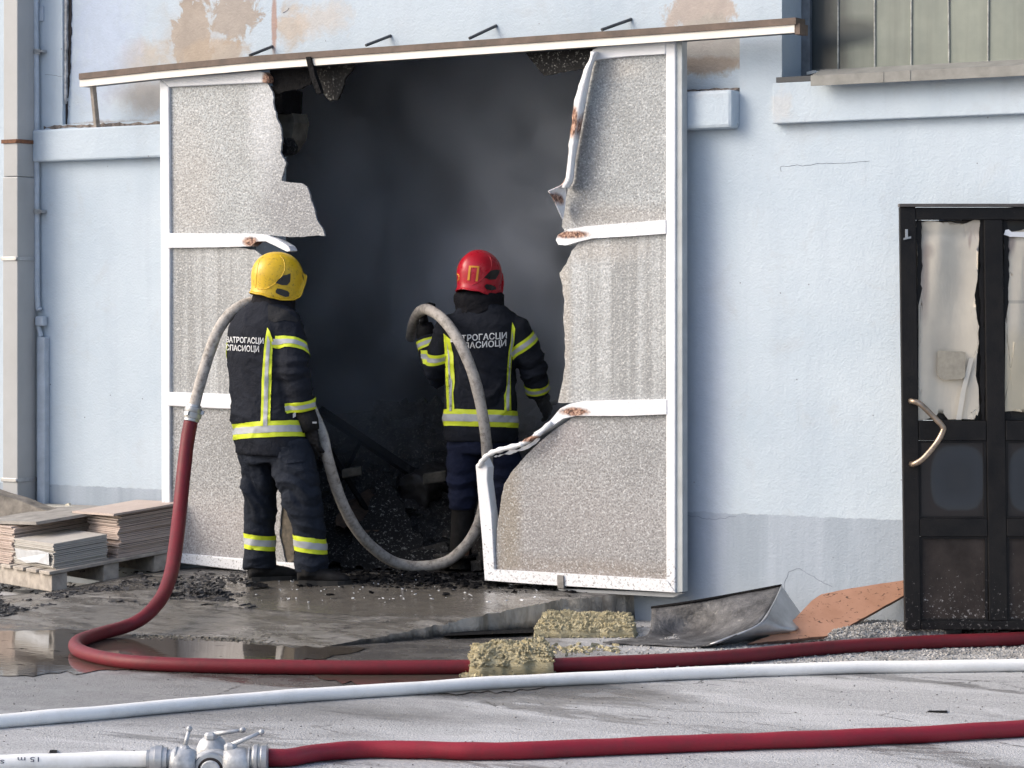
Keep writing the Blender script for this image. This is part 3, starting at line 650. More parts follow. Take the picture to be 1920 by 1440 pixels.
for (ua, ub) in ((1717.5, 1844.5), (1880.5, UE - 28.5)):
    for (va, vb) in ((412.5, 788.5),):
        dbar('glazing_remains', ua, va, ub, vb, .085, .006, simple('smoked_glass', (.035, .032, .03), .45, var=.5, scale=8), 0)
    for bits in ((ua, va, ua + 9, vb), (ub - 9, va, ub, vb)):
        mbx = MB(); sh = 5
        mbx.prism(dpoly(rough([(bits[0] + sh * .5, va), (bits[2] + sh * .4, va), (bits[2] + sh, vb), (bits[0] + sh, vb)], 4, 7, bits[0]), .022), DN * .008); obj('putty_edge', mbx, M_DOOR, dr)
# torn sheets
def sheet_mat(name, patches):
    g = G(name, r=.6); p = g.pos(); n = g.noise(p, 5, 5, .6)
    c = g.mix(g.mr(n, .3, .7), (.50, .46, .385), (.60, .555, .465))
    nz = g.noise(p, 8, 6, .65); y = PD(1780, 600, ZDR).y + .03
    for (u, v, ru, rv, col, k, amt, soft) in patches:
        cc = PD(u, v, ZDR); kk = 1 / SD
        f = g.ell(cc.x, cc.z, ru * kk * .848, rv * kk, amt, soft, nz); c = g.mix(g.ma('MULTIPLY', f, k), c, col)
    g.set(Base_Color=c); g.bump(g.noise(g.sc(p, (3, 3, 1.2)), 3, 3, .5, .6), .2, .03); return g.m
SM1 = sheet_mat('scorched_cream_sheet', [(1730, 520, 9, 70, (.22, .17, .16), .6, .5, .9), (1735, 470, 14, 14, (.3, .25, .22), .6, .5, .8), (1812, 450, 3, 14, (.25, .18, .16), .6, .5, .8), (1825, 435, 20, 16, (.52, .46, .42), .4, .5, .9)])
SM2 = sheet_mat('yellowed_cream_sheet', [(1889, 455, 10, 24, (.22, .17, .16), .7, .5, .9), (1900, 730, 60, 90, (.52, .46, .33), .8, .5, .9), (1905, 566, 40, 3, (.25, .24, .22), .5, .4, .6)])
S1 = [(1718, 425), (1725, 417), (1745, 414), (1765, 417), (1785, 416), (1800, 421), (1815, 418), (1830, 412), (1839, 413), (1838, 440), (1836, 470), (1834, 520), (1828, 560), (1822, 588), (1833, 598), (1837, 612), (1832, 618), (1836, 640), (1834, 662), (1827, 670), (1830, 700), (1836, 730), (1837, 770), (1834, 780), (1827, 774), (1821, 773), (1828, 786), (1780, 787), (1766, 768), (1755, 782), (1735, 787), (1722, 788), (1726, 750), (1731, 722), (1724, 712), (1724, 640), (1731, 628), (1725, 622), (1726, 598), (1732, 590), (1729, 560), (1724, 500), (1720, 450)]
S2 = [(1884, 440), (1892, 434), (1896, 438), (1920, 430), (1950, 425), (1984, 422), (1988, 600), (1990, 786), (1912, 770), (1884, 772), (1886, 745), (1893, 715), (1902, 660), (1905, 637), (1890, 634), (1887, 610), (1887, 535), (1900, 522), (1902, 515), (1890, 514), (1885, 480)]
def sheet(pts, mat, name, d0):
    mb = MB(); P = rough(pts, 1.2, 4, len(pts)); b = bmesh.new()
    vs = [b.verts.new((u, 0, v)) for u, v in P]; b.faces.new(vs); bmesh.ops.triangulate(b, faces=b.faces[:])
    u0, u1 = min(q[0] for q in P), max(q[0] for q in P)
    for k in range(1, 14):
        bmesh.ops.bisect_plane(b, geom=b.verts[:] + b.edges[:] + b.faces[:], plane_co=(u0 + (u1 - u0) * k / 14, 0, 0), plane_no=(1, 0, 0))
    for k in range(1, 34):
        bmesh.ops.bisect_plane(b, geom=b.verts[:] + b.edges[:] + b.faces[:], plane_co=(0, 0, 412 + 376 * k / 34), plane_no=(0, 0, 1))
    b.verts.index_update()
    for q in b.verts:
        u, v = q.co.x, q.co.z
        bulge = .012 * sin((u - u0) / (u1 - u0) * pi * 2.2 + v * .006) + .012 * noise.noise(Vector((u * .025, v * .007, d0 * 50))) + (.02 * math.exp(-((v - 436) / 8) ** 2))
        mb.v.append(PD(u, v, ZDR) + DN * (d0 + bulge))
    mb.f = [tuple(q.index for q in f.verts) for f in b.faces]; b.free()
    o = obj(name, mb, mat, dr, smooth=True); return o
s1 = sheet(S1, SM1, 'torn_sheet', .028); s2 = sheet(S2, SM2, 'torn_sheet', .028); s2['label'] = 'yellowed torn sheet'
pp = rough([(1759, 658), (1766, 657), (1804, 659), (1811, 661), (1810, 705), (1805, 710), (1770, 712), (1762, 708), (1758, 700)], .8, 5, 3)
obj('glue_patch', MB().prism(dpoly(pp, .006), DN * .003), simple('glue_residue', (.34, .31, .25), .7, var=.15, scale=40), dr)
obj('white_strip', MB().prism(dpoly(rough([(1883, 440), (1886, 431), (1892, 430), (1898, 435), (1984, 434), (1984, 446), (1895, 444)], 1, 5, 8), .012), DN * .003), M_WHITE, dr)
obj('pale_fold', MB().prism(dpoly([(1818, 672), (1827, 671), (1812, 730), (1803, 787), (1793, 787), (1802, 735)], .012), DN * .002), simple('pale_fold', (.60, .57, .50), .6, var=.08), dr)
# middle panels with a blue-grey heat bloom, lower panels
def bloom_mat(name, u, v, pale):
    g = G(name, r=.42, spec=.5); p = g.pos(); cc = PD(u, v, ZDR); o = g.xyz(p); kk = 1 / SD
    a = g.ma('ABSOLUTE', g.ma('MULTIPLY', g.ma('SUBTRACT', o[0], cc.x), 1 / (52 * kk * .848))); b = g.ma('ABSOLUTE', g.ma('MULTIPLY', g.ma('SUBTRACT', o[2], cc.z), 1 / (64 * kk)))
    d = g.ma('POWER', g.ma('ADD', g.ma('POWER', a, 3.2), g.ma('POWER', b, 3.2)), 1 / 3.2)
    d = g.ma('ADD', d, g.ma('MULTIPLY', g.ma('SUBTRACT', g.noise(p, 6, 4, .6), .5), .16))
    c = g.ramp(d, [(.0, (.024, .027, .032) if not pale else (.16, .15, .13)), (.4, (.021, .025, .031)), (.78, (.026, .031, .039)), (.92, (.029, .033, .038)), (1.0, (.016, .012, .011))])
    g.set(Base_Color=c); g.bump(g.noise(p, 30, 5, .7), .25, .005); return g.m
dbar('panel', 1717.5, 826.5, 1844.5, 972.5, .018, .008, bloom_mat('heat_bloomed_paint', 1793, 896, False), 0)
dbar('panel', 1880.5, 826.5, UE - 28.5, 972.5, .018, .008, bloom_mat('heat_bloomed_paint_pale', 1938, 900, True), 0)
dbar('panel', 1717.5, 1006.5, 1844.5, 1164.5, .018, .008, M_DPANEL, 0); dbar('panel', 1880.5, 1006.5, UE - 28.5, 1164.5, .018, .008, M_DPANEL, 0)
for (ua, ub, va, vb) in ((1717.5, 1844.5, 826.5, 972.5), (1717.5, 1844.5, 1006.5, 1164.5), (1880.5, UE - 28.5, 826.5, 972.5), (1880.5, UE - 28.5, 1006.5, 1164.5)):
    mbx = MB(); sh = 10 * (va - 388) / 792
    for (x0, y0, x1, y1) in ((ua, va, ub, va + 4), (ua, vb - 4, ub, vb), (ua, va + 4.2, ua + 5, vb - 4.2), (ub - 5, va + 4.2, ub, vb - 4.2)):
        mbx.prism(dpoly([(x0 + sh, y0), (x1 + sh, y0), (x1 + sh, y1), (x0 + sh, y1)], .008), DN * .01)
    obj('bead', mbx, M_DOOR, dr)
hp = smooth_path([PD(1708, 752, ZDR) - FW * .0, PD(1709, 752, ZDR) - FW * .05, PD(1722, 757, ZDR) - FW * .065, PD(1745, 779, ZDR) - FW * .065, PD(1763, 798, ZDR) - FW * .065, PD(1764, 808, ZDR) - FW * .065, PD(1752, 830, ZDR) - FW * .065, PD(1728, 858, ZDR) - FW * .065, PD(1712, 869, ZDR) - FW * .05, PD(1709, 870, ZDR)], 7)
obj('handle', MB().tube(hp, .0145, 12), simple('heat_tinted_steel', (.33, .26, .20), .38, .85, var=.5, scale=18), dr, smooth=True)
obj('hinge', MB().prism(dpoly([(1697, 430), (1702, 430), (1702, 448), (1697, 448)], -.008), DN * .008).prism(dpoly([(1694, 446), (1708, 443), (1708, 447), (1694, 450)], -.006), DN * .006), M_ZINC, dr)

# ------------------------------------------------------------------ firefighters
def remesh(mb, vox, it=4, fac=.5):
    me = mb.mesh('tmp'); b0 = bmesh.new(); b0.from_mesh(me); bmesh.ops.recalc_face_normals(b0, faces=b0.faces); b0.to_mesh(me); b0.free(); o = bpy.data.objects.new('tmp', me); C.objects.link(o)
    m = o.modifiers.new('r', 'REMESH'); m.mode = 'VOXEL'; m.voxel_size = vox; m.use_smooth_shade = True
    s = o.modifiers.new('s', 'SMOOTH'); s.factor = fac; s.iterations = it
    dg = bpy.context.evaluated_depsgraph_get(); dg.update()
    r = bpy.data.meshes.new_from_object(o.evaluated_get(dg)); bpy.data.objects.remove(o); bpy.data.meshes.remove(me); return r
def ridg(p): return (1 - abs(noise.noise(p))) ** 3.5
def wrinkle(me, amp=.006, folds=(), seed=0, stretch=(6, 6, 11)):
    me.update(); ns = [v.normal.copy() for v in me.vertices]
    for v, n in zip(me.vertices, ns):
        p = v.co
        wv = noise.noise_vector(p * 4 + Vector((seed, 0, 0))) * .12
        q = Vector(((p.x + wv.x) * stretch[0], (p.y + wv.y) * stretch[1], (p.z + wv.z) * stretch[2] + p.x * 3)) + Vector((seed, seed, 0))
        h = 1.25 * amp * (ridg(q) * 1.0 - .45) + amp * .45 * (ridg(q * 2.3) - .4)
        for c, ax, rr, fr, am in folds:
            d = p - c; e = math.exp(-(d.length / rr) ** 2)
            if e > .03: h += 1.7 * am * e * (sin(d.dot(ax) * fr + 3.5 * noise.noise(p * 7)) ** 3 + .3 * noise.noise(p * 14))
        v.co = p + n * h
    me.update(); return me
def bvh_of(me): return BVHTree.FromPolygons([v.co.copy() for v in me.vertices], [tuple(p.vertices) for p in me.polygons])
def band(me, c, ax, hw, R, off):
    b = bmesh.new(); b.from_mesh(me); ax = Vector(ax).normalized(); c = Vector(c)
    b.normal_update(); nm = {}
    bmesh.ops.delete(b, geom=[v for v in b.verts if abs((v.co - c).dot(ax)) > hw + .03 or (v.co - c).length > R + .03], context='VERTS')
    for sg in (1, -1):
        bmesh.ops.bisect_plane(b, geom=b.verts[:] + b.edges[:] + b.faces[:], plane_co=c + ax * hw * sg, plane_no=ax * sg, clear_outer=True)
    bmesh.ops.delete(b, geom=[v for v in b.verts if (v.co - c).length > R], context='VERTS')
    todo = set(b.verts); isl = []
    while todo:
        st = [todo.pop()]; cur = list(st)
        while st:
            for e in st.pop().link_edges:
                for q in e.verts:
                    if q in todo: todo.discard(q); st.append(q); cur.append(q)
        isl.append(cur)
    isl.sort(key=len); bmesh.ops.delete(b, geom=[v for cur in isl[:-1] for v in cur], context='VERTS')
    b.normal_update()
    for v in b.verts: v.co += v.normal * off
    r = bpy.data.meshes.new('band'); b.to_mesh(r); b.free(); return r
def cloth(name, col, var=.25, r=.85):
    g = G(name, r=r, spec=.15); p = g.oc(); n = g.noise(p, 6, 5, .6); f = g.noise(p, 420, 2, .5)
    dust = g.mr(g.noise(p, 16, 6, .7), .55, .8, 0, .08)
    c = g.mix(g.mr(n, .3, .7), tuple(x * (1 - var) for x in col), tuple(x * (1 + var) for x in col)); c = g.mix(dust, c, (.055, .055, .057))
    g.set(Base_Color=c); g.bump(g.ma('ADD', g.ma('MULTIPLY', f, .3), g.ma('ADD', g.ma('MULTIPLY', g.noise(p, 16, 4, .6, 1.2), 2.5), g.noise(p, 50, 4, .6))), .5, .008); return g.m
M_JKT = cloth('navy_turnout_cloth', (.0145, .017, .0245)); M_TRS = cloth('navy_trouser_cloth', (.0155, .0195, .029)); M_TRS2 = cloth('deep_navy_trouser_cloth', (.010, .014, .034))
M_YOKE = cloth('dark_grey_yoke_cloth', (.022, .023, .026)); M_COLLAR = cloth('black_collar_cloth', (.010, .010, .013)); M_GLOVE = cloth('sooty_glove_leather', (.014, .014, .015), r=.7)
M_BOOT = simple('dusty_boot_leather', (.014, .0138, .0145), .75, var=.6, scale=18, bump=.4, bscale=60, spec=.15); M_SOLE = simple('boot_rubber', (.012, .012, .012), .8, var=.4)
def hivis(name, col):
    g = G(name, r=.55); p = g.oc(); n = g.noise(p, 25, 6, .7); c = g.mix(g.mr(n, .55, .85, 0, .55), col, tuple(x * .35 for x in col)); g.set(Base_Color=c)
    g.bump(g.noise(p, 300, 2), .2, .002); return g.m
M_YEL = hivis('fluorescent_yellow_tape', (.62, .72, .03)); M_SIL = hivis('silver_reflective_tape', (.40, .42, .44)); M_TXT = simple('silver_print', (.62, .64, .66), .5, var=.15, scale=90)
M_SKIN = simple('skin', (.40, .24, .17), .55, var=.1)

class Fig:
    def __init__(s, name, label, u0, v0, sc_, group):
        s.u0, s.v0, s.s = u0, v0, sc_; s.Z = FPX / sc_
        s.root = thing('person', label, 'person', PD(u0, v0, s.Z), TH, group)
    def L(s, u, v, d=0.0): return Vector(((u - s.u0) / s.s, d, (s.v0 - v) / s.s))
    def wd(s, p): return XF[s.root.name] @ p
    def put(s, name, me, mat, label=None, parent=None, smooth=True):
        if isinstance(me, MB): me = me.mesh(name)
        o = obj(name, me, mat, None, smooth=smooth); o.parent = parent or s.root
        if label: o['label'] = label
        return o
    def project(s, me2d, bvh, off, ref=None):
        """me2d verts are (u, v) photo px in x, z: lay them on the garment along the view direction"""
        for v in me2d.vertices:
            p = s.L(v.co.x, v.co.z); h = bvh.ray_cast(Vector((p.x, -3, p.z)), Vector((0, 1, 0)))
            if h[0] is None or (ref is not None and abs(h[0].y - ref) > .2):
                q = bvh.find_nearest(Vector((p.x, ref if ref is not None else 0, p.z))); v.co = q[0] + q[1] * off
            else:
                v.co = h[0] + h[1] * off * .6 + Vector((0, -off * .6, 0))
        me2d.update(); return me2d
    def flat(s, pts, step):
        b = bmesh.new(); vs = [b.verts.new((u, 0, v)) for u, v in pts]; b.faces.new(vs); bmesh.ops.triangulate(b, faces=b.faces[:])
        return s.cut(b, step)
    def cut(s, b, step):
        for ax in (0, 2):
            lo = min(v.co[ax] for v in b.verts); hi = max(v.co[ax] for v in b.verts); no = Vector((0, 0, 0)); no[ax] = 1; x = lo + step
            while x < hi:
                co = Vector((0, 0, 0)); co[ax] = x
                bmesh.ops.bisect_plane(b, geom=b.verts[:] + b.edges[:] + b.faces[:], plane_co=co, plane_no=no); x += step
        r = bpy.data.meshes.new('d'); b.to_mesh(r); b.free(); return r
    def decal(s, name, pts, bvh, mat, off=.003, step=3.0, parent=None, ref=None):
        return s.put(name, s.project(s.flat(pts, step), bvh, off, ref), mat, parent=parent)
    def text(s, body, uc, vc, width, height, tilt, bvh, off=.006, shear=0.0, ref=None):
        cu = bpy.data.curves.new('t', 'FONT'); cu.body = body; cu.align_x = 'CENTER'; cu.align_y = 'CENTER'; cu.size = 1; cu.offset = .017; cu.resolution_u = 3
        o = bpy.data.objects.new('t', cu); C.objects.link(o); dg = bpy.context.evaluated_depsgraph_get(); dg.update()
        me = bpy.data.meshes.new_from_object(o.evaluated_get(dg)); bpy.data.objects.remove(o)
        xs = [v.co.x for v in me.vertices]; ys = [v.co.y for v in me.vertices]; x0, x1, y0, y1 = min(xs), max(xs), min(ys), max(ys)
        b = bmesh.new(); b.from_mesh(me)
        for v in b.verts:
            du = ((v.co.x - x0) / (x1 - x0) - .5) * width; dv = -((v.co.y - y0) / (y1 - y0) - .5) * height
            v.co = Vector((uc + du, 0, vc + dv + du * tilt))
        m2 = s.cut(b, 2.5); return s.put('lettering', s.project(m2, bvh, off, ref), M_TXT)
    def hivis_band(s, me, c, ax, hw, R, name='reflective_band', parent=None, ysplit=.42):
        o = s.put(name, band(me, c, ax, hw, R, .004), M_YEL, parent=parent)
        s.put('silver_stripe', band(me, c, ax, hw * ysplit, R, .0058), M_SIL, parent=o); return o

def helmet(f, c, phi, tilt, mat, name, scale=1.0):
    fw = Vector((sin(phi), cos(phi), 0)); lf = Vector((-cos(phi), sin(phi), 0)); up = Vector((0, 0, 1))
    fw2 = fw * cos(tilt) - up * sin(tilt); up = up * cos(tilt) + fw * sin(tilt); fw = fw2
    AZ, NS = 72, 26; mb = MB()
    def zb(a):
        a = abs(a)
        K = [(0, .012), (.25, .004), (.45, -.04), (.68, -.112), (1.0, -.130), (1.5, -.134), (1.9, -.125), (2.4, -.108), (pi, -.098)]
        for (a0, z0), (a1, z1) in zip(K, K[1:]):
            if a <= a1:
                t = (a - a0) / (a1 - a0); t = t * t * (3 - 2 * t); return z0 + (z1 - z0) * t
        return K[-1][1]
    ZT = .138; RX, RY = .150, .124
    def P(a, s):
        b = zb(a); L1 = .22; L2 = abs(b)
        if b >= 0: ang = s * math.acos(min(1, b / ZT)); z = ZT * cos(ang); r = sin(ang)
        else:
            t = s * (L1 + L2)
            if t < L1: ang = t / L1 * pi / 2; z = ZT * cos(ang); r = sin(ang)
            else: z = -(t - L1); r = 1.0 - .06 * ((t - L1) / .13)
        r = r ** .92 if r > 0 else 0
        fl = sstep(.9, 1.0, s)
        if abs(a) > 1.9: r *= 1 + .06 * fl
        if abs(a) < 1.0: r *= 1 + .13 * fl * sstep(1.0, .4, abs(a))
        crest = math.exp(-(sin(a) * r * RY / .035) ** 2) * .007 * sstep(0, .3, z / ZT + .25)
        rx = RX * (1.0 if cos(a) > 0 else 1.02)
        v = fw * (rx * r * cos(a)) + lf * (RY * r * sin(a)) + up * (z + crest)
        return c + v * scale
    for j in range(NS + 1):
        for i in range(AZ): mb.v.append(P(-pi + 2 * pi * i / AZ, j / NS if j else .001))
    for j in range(NS):
        for i in range(AZ):
            k = (i + 1) % AZ; mb.f.append((j * AZ + i, (j + 1) * AZ + i, (j + 1) * AZ + k, j * AZ + k))
    mb.f.append(tuple(range(AZ)))
    me = mb.mesh('helmet'); o = f.put('helmet', me, mat); sm = o.modifiers.new('solid', 'SOLIDIFY'); sm.thickness = .006; sm.offset = -1
    # rim bead
    rim = [P(-pi + 2 * pi * i / AZ, 1.0) for i in range(AZ)] + [P(-pi, 1.0)]
    f.put('rim', MB().tube(rim, .0045, 8), mat, parent=o)
    return o, me, fw, lf, up
def visor(f, c, fw, lf, up, parent, mat):
    mb = MB(); n = 14
    for j in range(4):
        z = .02 - .028 * j
        for i in range(n + 1):
            a = -.42 + .84 * i / n; mb.v.append(c + fw * (.149 + .010 * (j > 0)) * cos(a) + lf * .118 * sin(a) + up * z)
    for j in range(3):
        for i in range(n): mb.f.append((j * (n + 1) + i, j * (n + 1) + i + 1, (j + 1) * (n + 1) + i + 1, (j + 1) * (n + 1) + i))
    o = f.put('visor', mb, mat, parent=parent); sm = o.modifiers.new('solid', 'SOLIDIFY'); sm.thickness = .003
def head(mb, c, fw, lf, up):
    rings = []
    for z, a, b, s in ((-.16, .055, .06, -.02), (-.12, .062, .062, -.01), (-.10, .05, .07, .02), (-.06, .066, .09, .012), (0, .074, .098, .004), (.05, .07, .092, 0), (.09, .045, .06, -.005), (.105, .012, .015, -.005)):
        rings.append((c + up * z + fw * s, lf * a, fw * b))
    mb.loft(rings, 18)
    mb.tube([c + fw * .095 - up * .005, c + fw * .118 - up * .045, c + fw * .10 - up * .052], [.010, .016, .012], 8, round_ends=True)  # nose
    for s in (1, -1):
        mb.tube([c + lf * s * .072 + up * .01, c + lf * s * .080 - up * .02, c + lf * s * .074 - up * .045], [.008, .012, .008], 8, round_ends=True)  # ear
        mb.tube([c + fw * .086 + lf * s * .05 + up * .02, c + fw * .096 + lf * s * .02 + up * .022], .008, 8, round_ends=True)      # brow
    mb.tube([c + fw * .093 - lf * .02 - up * .078, c + fw * .10 - up * .076, c + fw * .093 + lf * .02 - up * .078], .007, 8, round_ends=True)  # lips
def hand(f, wrist, d, palm, curl, spread=.06, thumb_side=1, sc_=1.12, curls=None):
    """glove: d = finger direction, palm = palm normal; five separate fingers of unequal length"""
    d = d.normalized(); palm = (palm - d * palm.dot(d)).normalized(); sd = d.cross(palm) * thumb_side
    mb = MB(); k = sc_
    mb.loft([(wrist - d * .05 * k, sd * .040 * k, palm * .036 * k), (wrist, sd * .036 * k, palm * .028 * k), (wrist + d * .03 * k, sd * .042 * k, palm * .024 * k), (wrist + d * .07 * k, sd * .046 * k, palm * .020 * k), (wrist + d * .098 * k, sd * .043 * k, palm * .016 * k)], 16)
    for i, (o, ln) in enumerate(((.034, .070), (.011, .082), (-.012, .076), (-.034, .058))):
        cu = (curls[i] if curls else curl); p = wrist + d * .085 * k + sd * o * k; pts = [p]; dd = (d + sd * o * spread * 10).normalized(); tot = 0
        for seg, fr in enumerate((.45, .32, .25)):
            tot += cu * (.55, 1.0, .8)[seg]
            di = dd * cos(tot) + palm * sin(tot); p = p + di * ln * fr * k * 1.15; pts.append(p)
        mb.tube(pts, [.0125 * k, .0118 * k, .011 * k, .0095 * k], 10, round_ends=True)
    p = wrist + d * .025 * k + sd * .034 * k; t1 = (d * .55 + sd * .75 + palm * .25).normalized(); t2 = (d * .85 + sd * .25 + palm * (.25 + curl * .3)).normalized()
    mb.tube([p, p + t1 * .035 * k, p + t1 * .035 * k + t2 * .034 * k, p + t1 * .035 * k + t2 * .034 * k + (t2 + palm * curl * .5).normalized() * .028 * k], [.017 * k, .0155 * k, .0135 * k, .011 * k], 10, round_ends=True)
    return remesh(mb, .0045, 2)
def boot(f, heel, d, L_, W_, H_, shaft_top, rs, tall=None):
    d = Vector((d.x, d.y, 0)).normalized(); sd = Vector((d.y, -d.x, 0)); z = Vector((0, 0, 1)); mb = MB()
    prof = [(0, .030, .8, .052), (.04, .045, .9, .060), (.25, .062, .95, .062), (.45, .056, 1.0, .062), (.62, .042, 1.05, .062), (.8, .034, 1.02, .062), (.93, .026, .8, .055), (1.0, .014, .4, .04)]
    mb.loft([(heel + d * L_ * t + z * (h * H_ / .06 * .5 + .018), sd * W_ * w_ * .5, z * h * H_ / .06 * .5 + z * .006) for t, h, w_, _ in prof], 18, sq=.8)
    an = heel + d * L_ * .22
    mb.tube([an + z * .05, an + z * .12, shaft_top], [rs * .95, rs, rs * 1.06], 18)
    me = remesh(mb, .008, 3)
    so = MB(); out = []
    for t, w_ in ((0, .35), (.04, .75), (.2, .92), (.4, .88), (.6, 1.05), (.8, 1.06), (.93, .8), (1.02, .3)): out.append((t, w_))
    pts = [heel + d * L_ * t + sd * W_ * w_ * .55 for t, w_ in out] + [heel + d * L_ * t - sd * W_ * w_ * .55 for t, w_ in out[::-1]]
    so.prism([p + z * .028 for p in pts], (0, 0, -.028))
    return me, so

def lerp_rings(rs): return rs

# ---- firefighter with the yellow helmet
A = Fig('person', 'firefighter in a yellow helmet holding a hose over the shoulder, back turned', 540, 1092, 329, 'firefighters at the burnt doorway')
phi = rad(35); Fv = Vector((sin(phi), cos(phi), 0)); Rv = Vector((cos(phi), -sin(phi), 0)); L = A.L
torso = [(852, 512, .225, .165), (838, 511, .232, .172), (805, 508, .232, .172), (760, 502, .228, .165), (720, 498, .226, .16), (680, 495, .228, .16), (640, 494, .232, .162), (612, 496, .226, .155), (595, 499, .205, .14), (580, 503, .165, .12), (568, 507, .12, .10), (556, 510, .085, .085)]
sh_r, el_r, wr_r = L(546, 612, -.11), L(556, 692, -.17), L(573, 768, -.13)
sh_l, el_l, wr_l = L(455, 612, .12), L(500, 690, .36), L(525, 640, .48)
jk = MB(); jk.loft([(L(u, v, .0), Rv * a, Fv * b) for v, u, a, b in torso], 28, sq=.88)
jk.tube([L(505, 600, -.02), sh_r + Vector((-.02, 0, .01)), sh_r + (el_r - sh_r) * .35, el_r, (el_r + wr_r) / 2, wr_r], [.11, .098, .092, .087, .08, .073], 18)
jk.tube([L(500, 600, .05), sh_l, sh_l.lerp(el_l, .5), el_l, wr_l], [.11, .095, .09, .085, .075], 18)
me = remesh(jk, .010, 5)
wrinkle(me, .0065, [(el_r, (wr_r - sh_r).normalized(), .10, 70, .010), (L(585, 745, -.13), (wr_r - el_r).normalized(), .06, 90, .006), (L(530, 640, -.1), Vector((.7, 0, .7)), .10, 55, .008), (L(450, 790), Vector((.3, 0, 1)), .14, 40, .007), (L(540, 700, -.1), Vector((.5, 0, .8)), .12, 45, .007)], 3)
A.put('jacket', me, M_JKT); jb = bvh_of(me); jA = me
A.hivis_band(me, L(507, 808), Vector((-.03, .1, 1)), .045, .42)
A.hivis_band(me, L(553, 651, -.15), (el_r - sh_r) + Vector((-.06, -.05, 0)), .030, .128)
A.hivis_band(me, L(571, 757, -.135), (wr_r - el_r) + Vector((-.02, 0, 0)), .029, .118)
vs = A.decal('reflective_stripe', [(507, 614), (511, 620), (517, 636), (514, 700), (512, 796), (494, 796), (497, 700), (502, 640)], jb, M_YEL, .004, 3)
A.decal('silver_stripe', [(508, 628), (512, 640), (509, 700), (507, 796), (499, 796), (502, 700), (506, 640)], jb, M_SIL, .0062, 3, parent=vs)
A.decal('reflective_stripe', [(421, 640), (426, 634), (427, 650), (424, 676), (421, 668)], jb, M_YEL, .004, 2)
A.decal('yoke', [(506, 571), (535, 580), (566, 600), (560, 604), (540, 600), (520, 604), (508, 600)], jb, M_YOKE, .003, 3)
A.text('ВАТРОГАСЦИ', 462.5, 638.5, 75, 13.5, .03, jb, .005); A.text('СПАСИОЦИ', 458, 653.5, 67, 13.5, .04, jb, .005)
tr_ = MB()
tr_.loft([(L(512, 800), Rv * .19, Fv * .14), (L(512, 840), Rv * .205, Fv * .15), (L(516, 868), Rv * .20, Fv * .15)], 24)
tr_.tube([L(480, 835, .06), L(484, 880, .07), L(485, 935, .08), L(484, 990, .09), L(484, 1030, .09), L(484, 1070, .08)], [.115, .113, .100, .088, .088, .095], 20)
tr_.tube([L(545, 835, -.06), L(556, 880, -.10), L(570, 930, -.14), L(582, 985, -.14), L(585, 1030, -.13), L(588, 1066, -.12)], [.13, .128, .112, .094, .092, .098], 20)
me = remesh(tr_, .010, 5)
up = Vector((0, 0, 1))
wrinkle(me, .007, [(L(560, 920, -.2), Vector((.25, 0, 1)).normalized(), .13, 60, .014), (L(582, 985, -.2), Vector((.5, 0, .85)).normalized(), .10, 55, .009), (L(478, 900, 0), Vector((.75, 0, .65)).normalized(), .15, 40, .012), (L(490, 960, 0), Vector((.6, 0, .8)).normalized(), .13, 45, .010), (L(480, 1052, 0), up, .07, 70, .008), (L(588, 1058, -.2), up, .07, 70, .010), (L(520, 850, -.1), Vector((.8, 0, -.6)), .12, 40, .008)], 8, (5, 5, 9))
A.put('trousers', me, M_TRS)
A.hivis_band(me, L(484, 1018, .09), Vector((.10, 0, 1)), .043, .17); A.hivis_band(me, L(585, 1017, -.13), Vector((.14, 0, 1)), .043, .17)
pk = bvh_of(me); A.decal('pocket_flap', [(518, 846), (575, 838), (577, 862), (541, 866)], pk, M_TRS, .006, 3)
fd = Vector((.96, -.12, 0))
for nm, hl, dd, top_, rr in (('boot', L(463, 1092, .07), Vector((.93, .25, 0)), L(484, 1040, .085), .075), ('boot', L(563, 1092, -.13), Vector((.98, -.15, 0)), L(588, 1040, -.12), .078)):
    b_, so = boot(A, hl, dd, .30, .115, .085, top_, rr); bo = A.put('boot', wrinkle(b_, .003, [], 2), M_BOOT); A.put('sole', so, M_SOLE, parent=bo, smooth=False)
hc = L(520, 519, .0); phh = rad(72)
g = G('yellow_helmet_paint', r=.32, spec=.5); p = g.oc(); n1 = g.noise(p, 18, 6, .7); c = g.mix(g.mr(n1, .5, .72, 0, .55), (.66, .42, .012), (.30, .19, .02)); c = g.mix(g.mr(g.noise(p, 60, 4, .7), .56, .70, 0, .7), c, (.06, .045, .02))
g.set(Base_Color=c, Roughness=g.mr(n1, .3, .7, .25, .5)); M_YH = g.m
ho, hme, hf, hl_, hu = helmet(A, hc, phh, rad(3), M_YH, 'helmet', .985); hb = bvh_of(hme)
M_HV = simple('black_vent_plastic', (.018, .018, .018), .35, var=.3); M_HV2 = simple('vent_recess', (.008, .008, .008), .6)
A.decal('side_shield', [(520, 531), (526, 524), (534, 517), (541, 515.5), (547, 513), (547, 520), (546, 529), (541, 535), (532, 535)], hb, M_HV, .004, 2, parent=ho)
A.decal('ear_vent', [(520, 546), (523, 541), (530, 542), (542, 546), (545, 550), (544, 556), (538, 557), (527, 553), (521, 550)], hb, M_HV, .004, 2, parent=ho)
def hline(f, pts, bv, r, mat, parent, name='ridge'):
    P = []
    for q in smooth_path([Vector((u, v, 0)) for u, v in pts], 6):
        p = f.L(q.x, q.y); h = bv.ray_cast(Vector((p.x, -3, p.z)), Vector((0, 1, 0)))
        if h[0] is not None: P.append(h[0])
    if len(P) > 2: f.put(name, MB().tube(P, r, 6), mat, parent=parent)
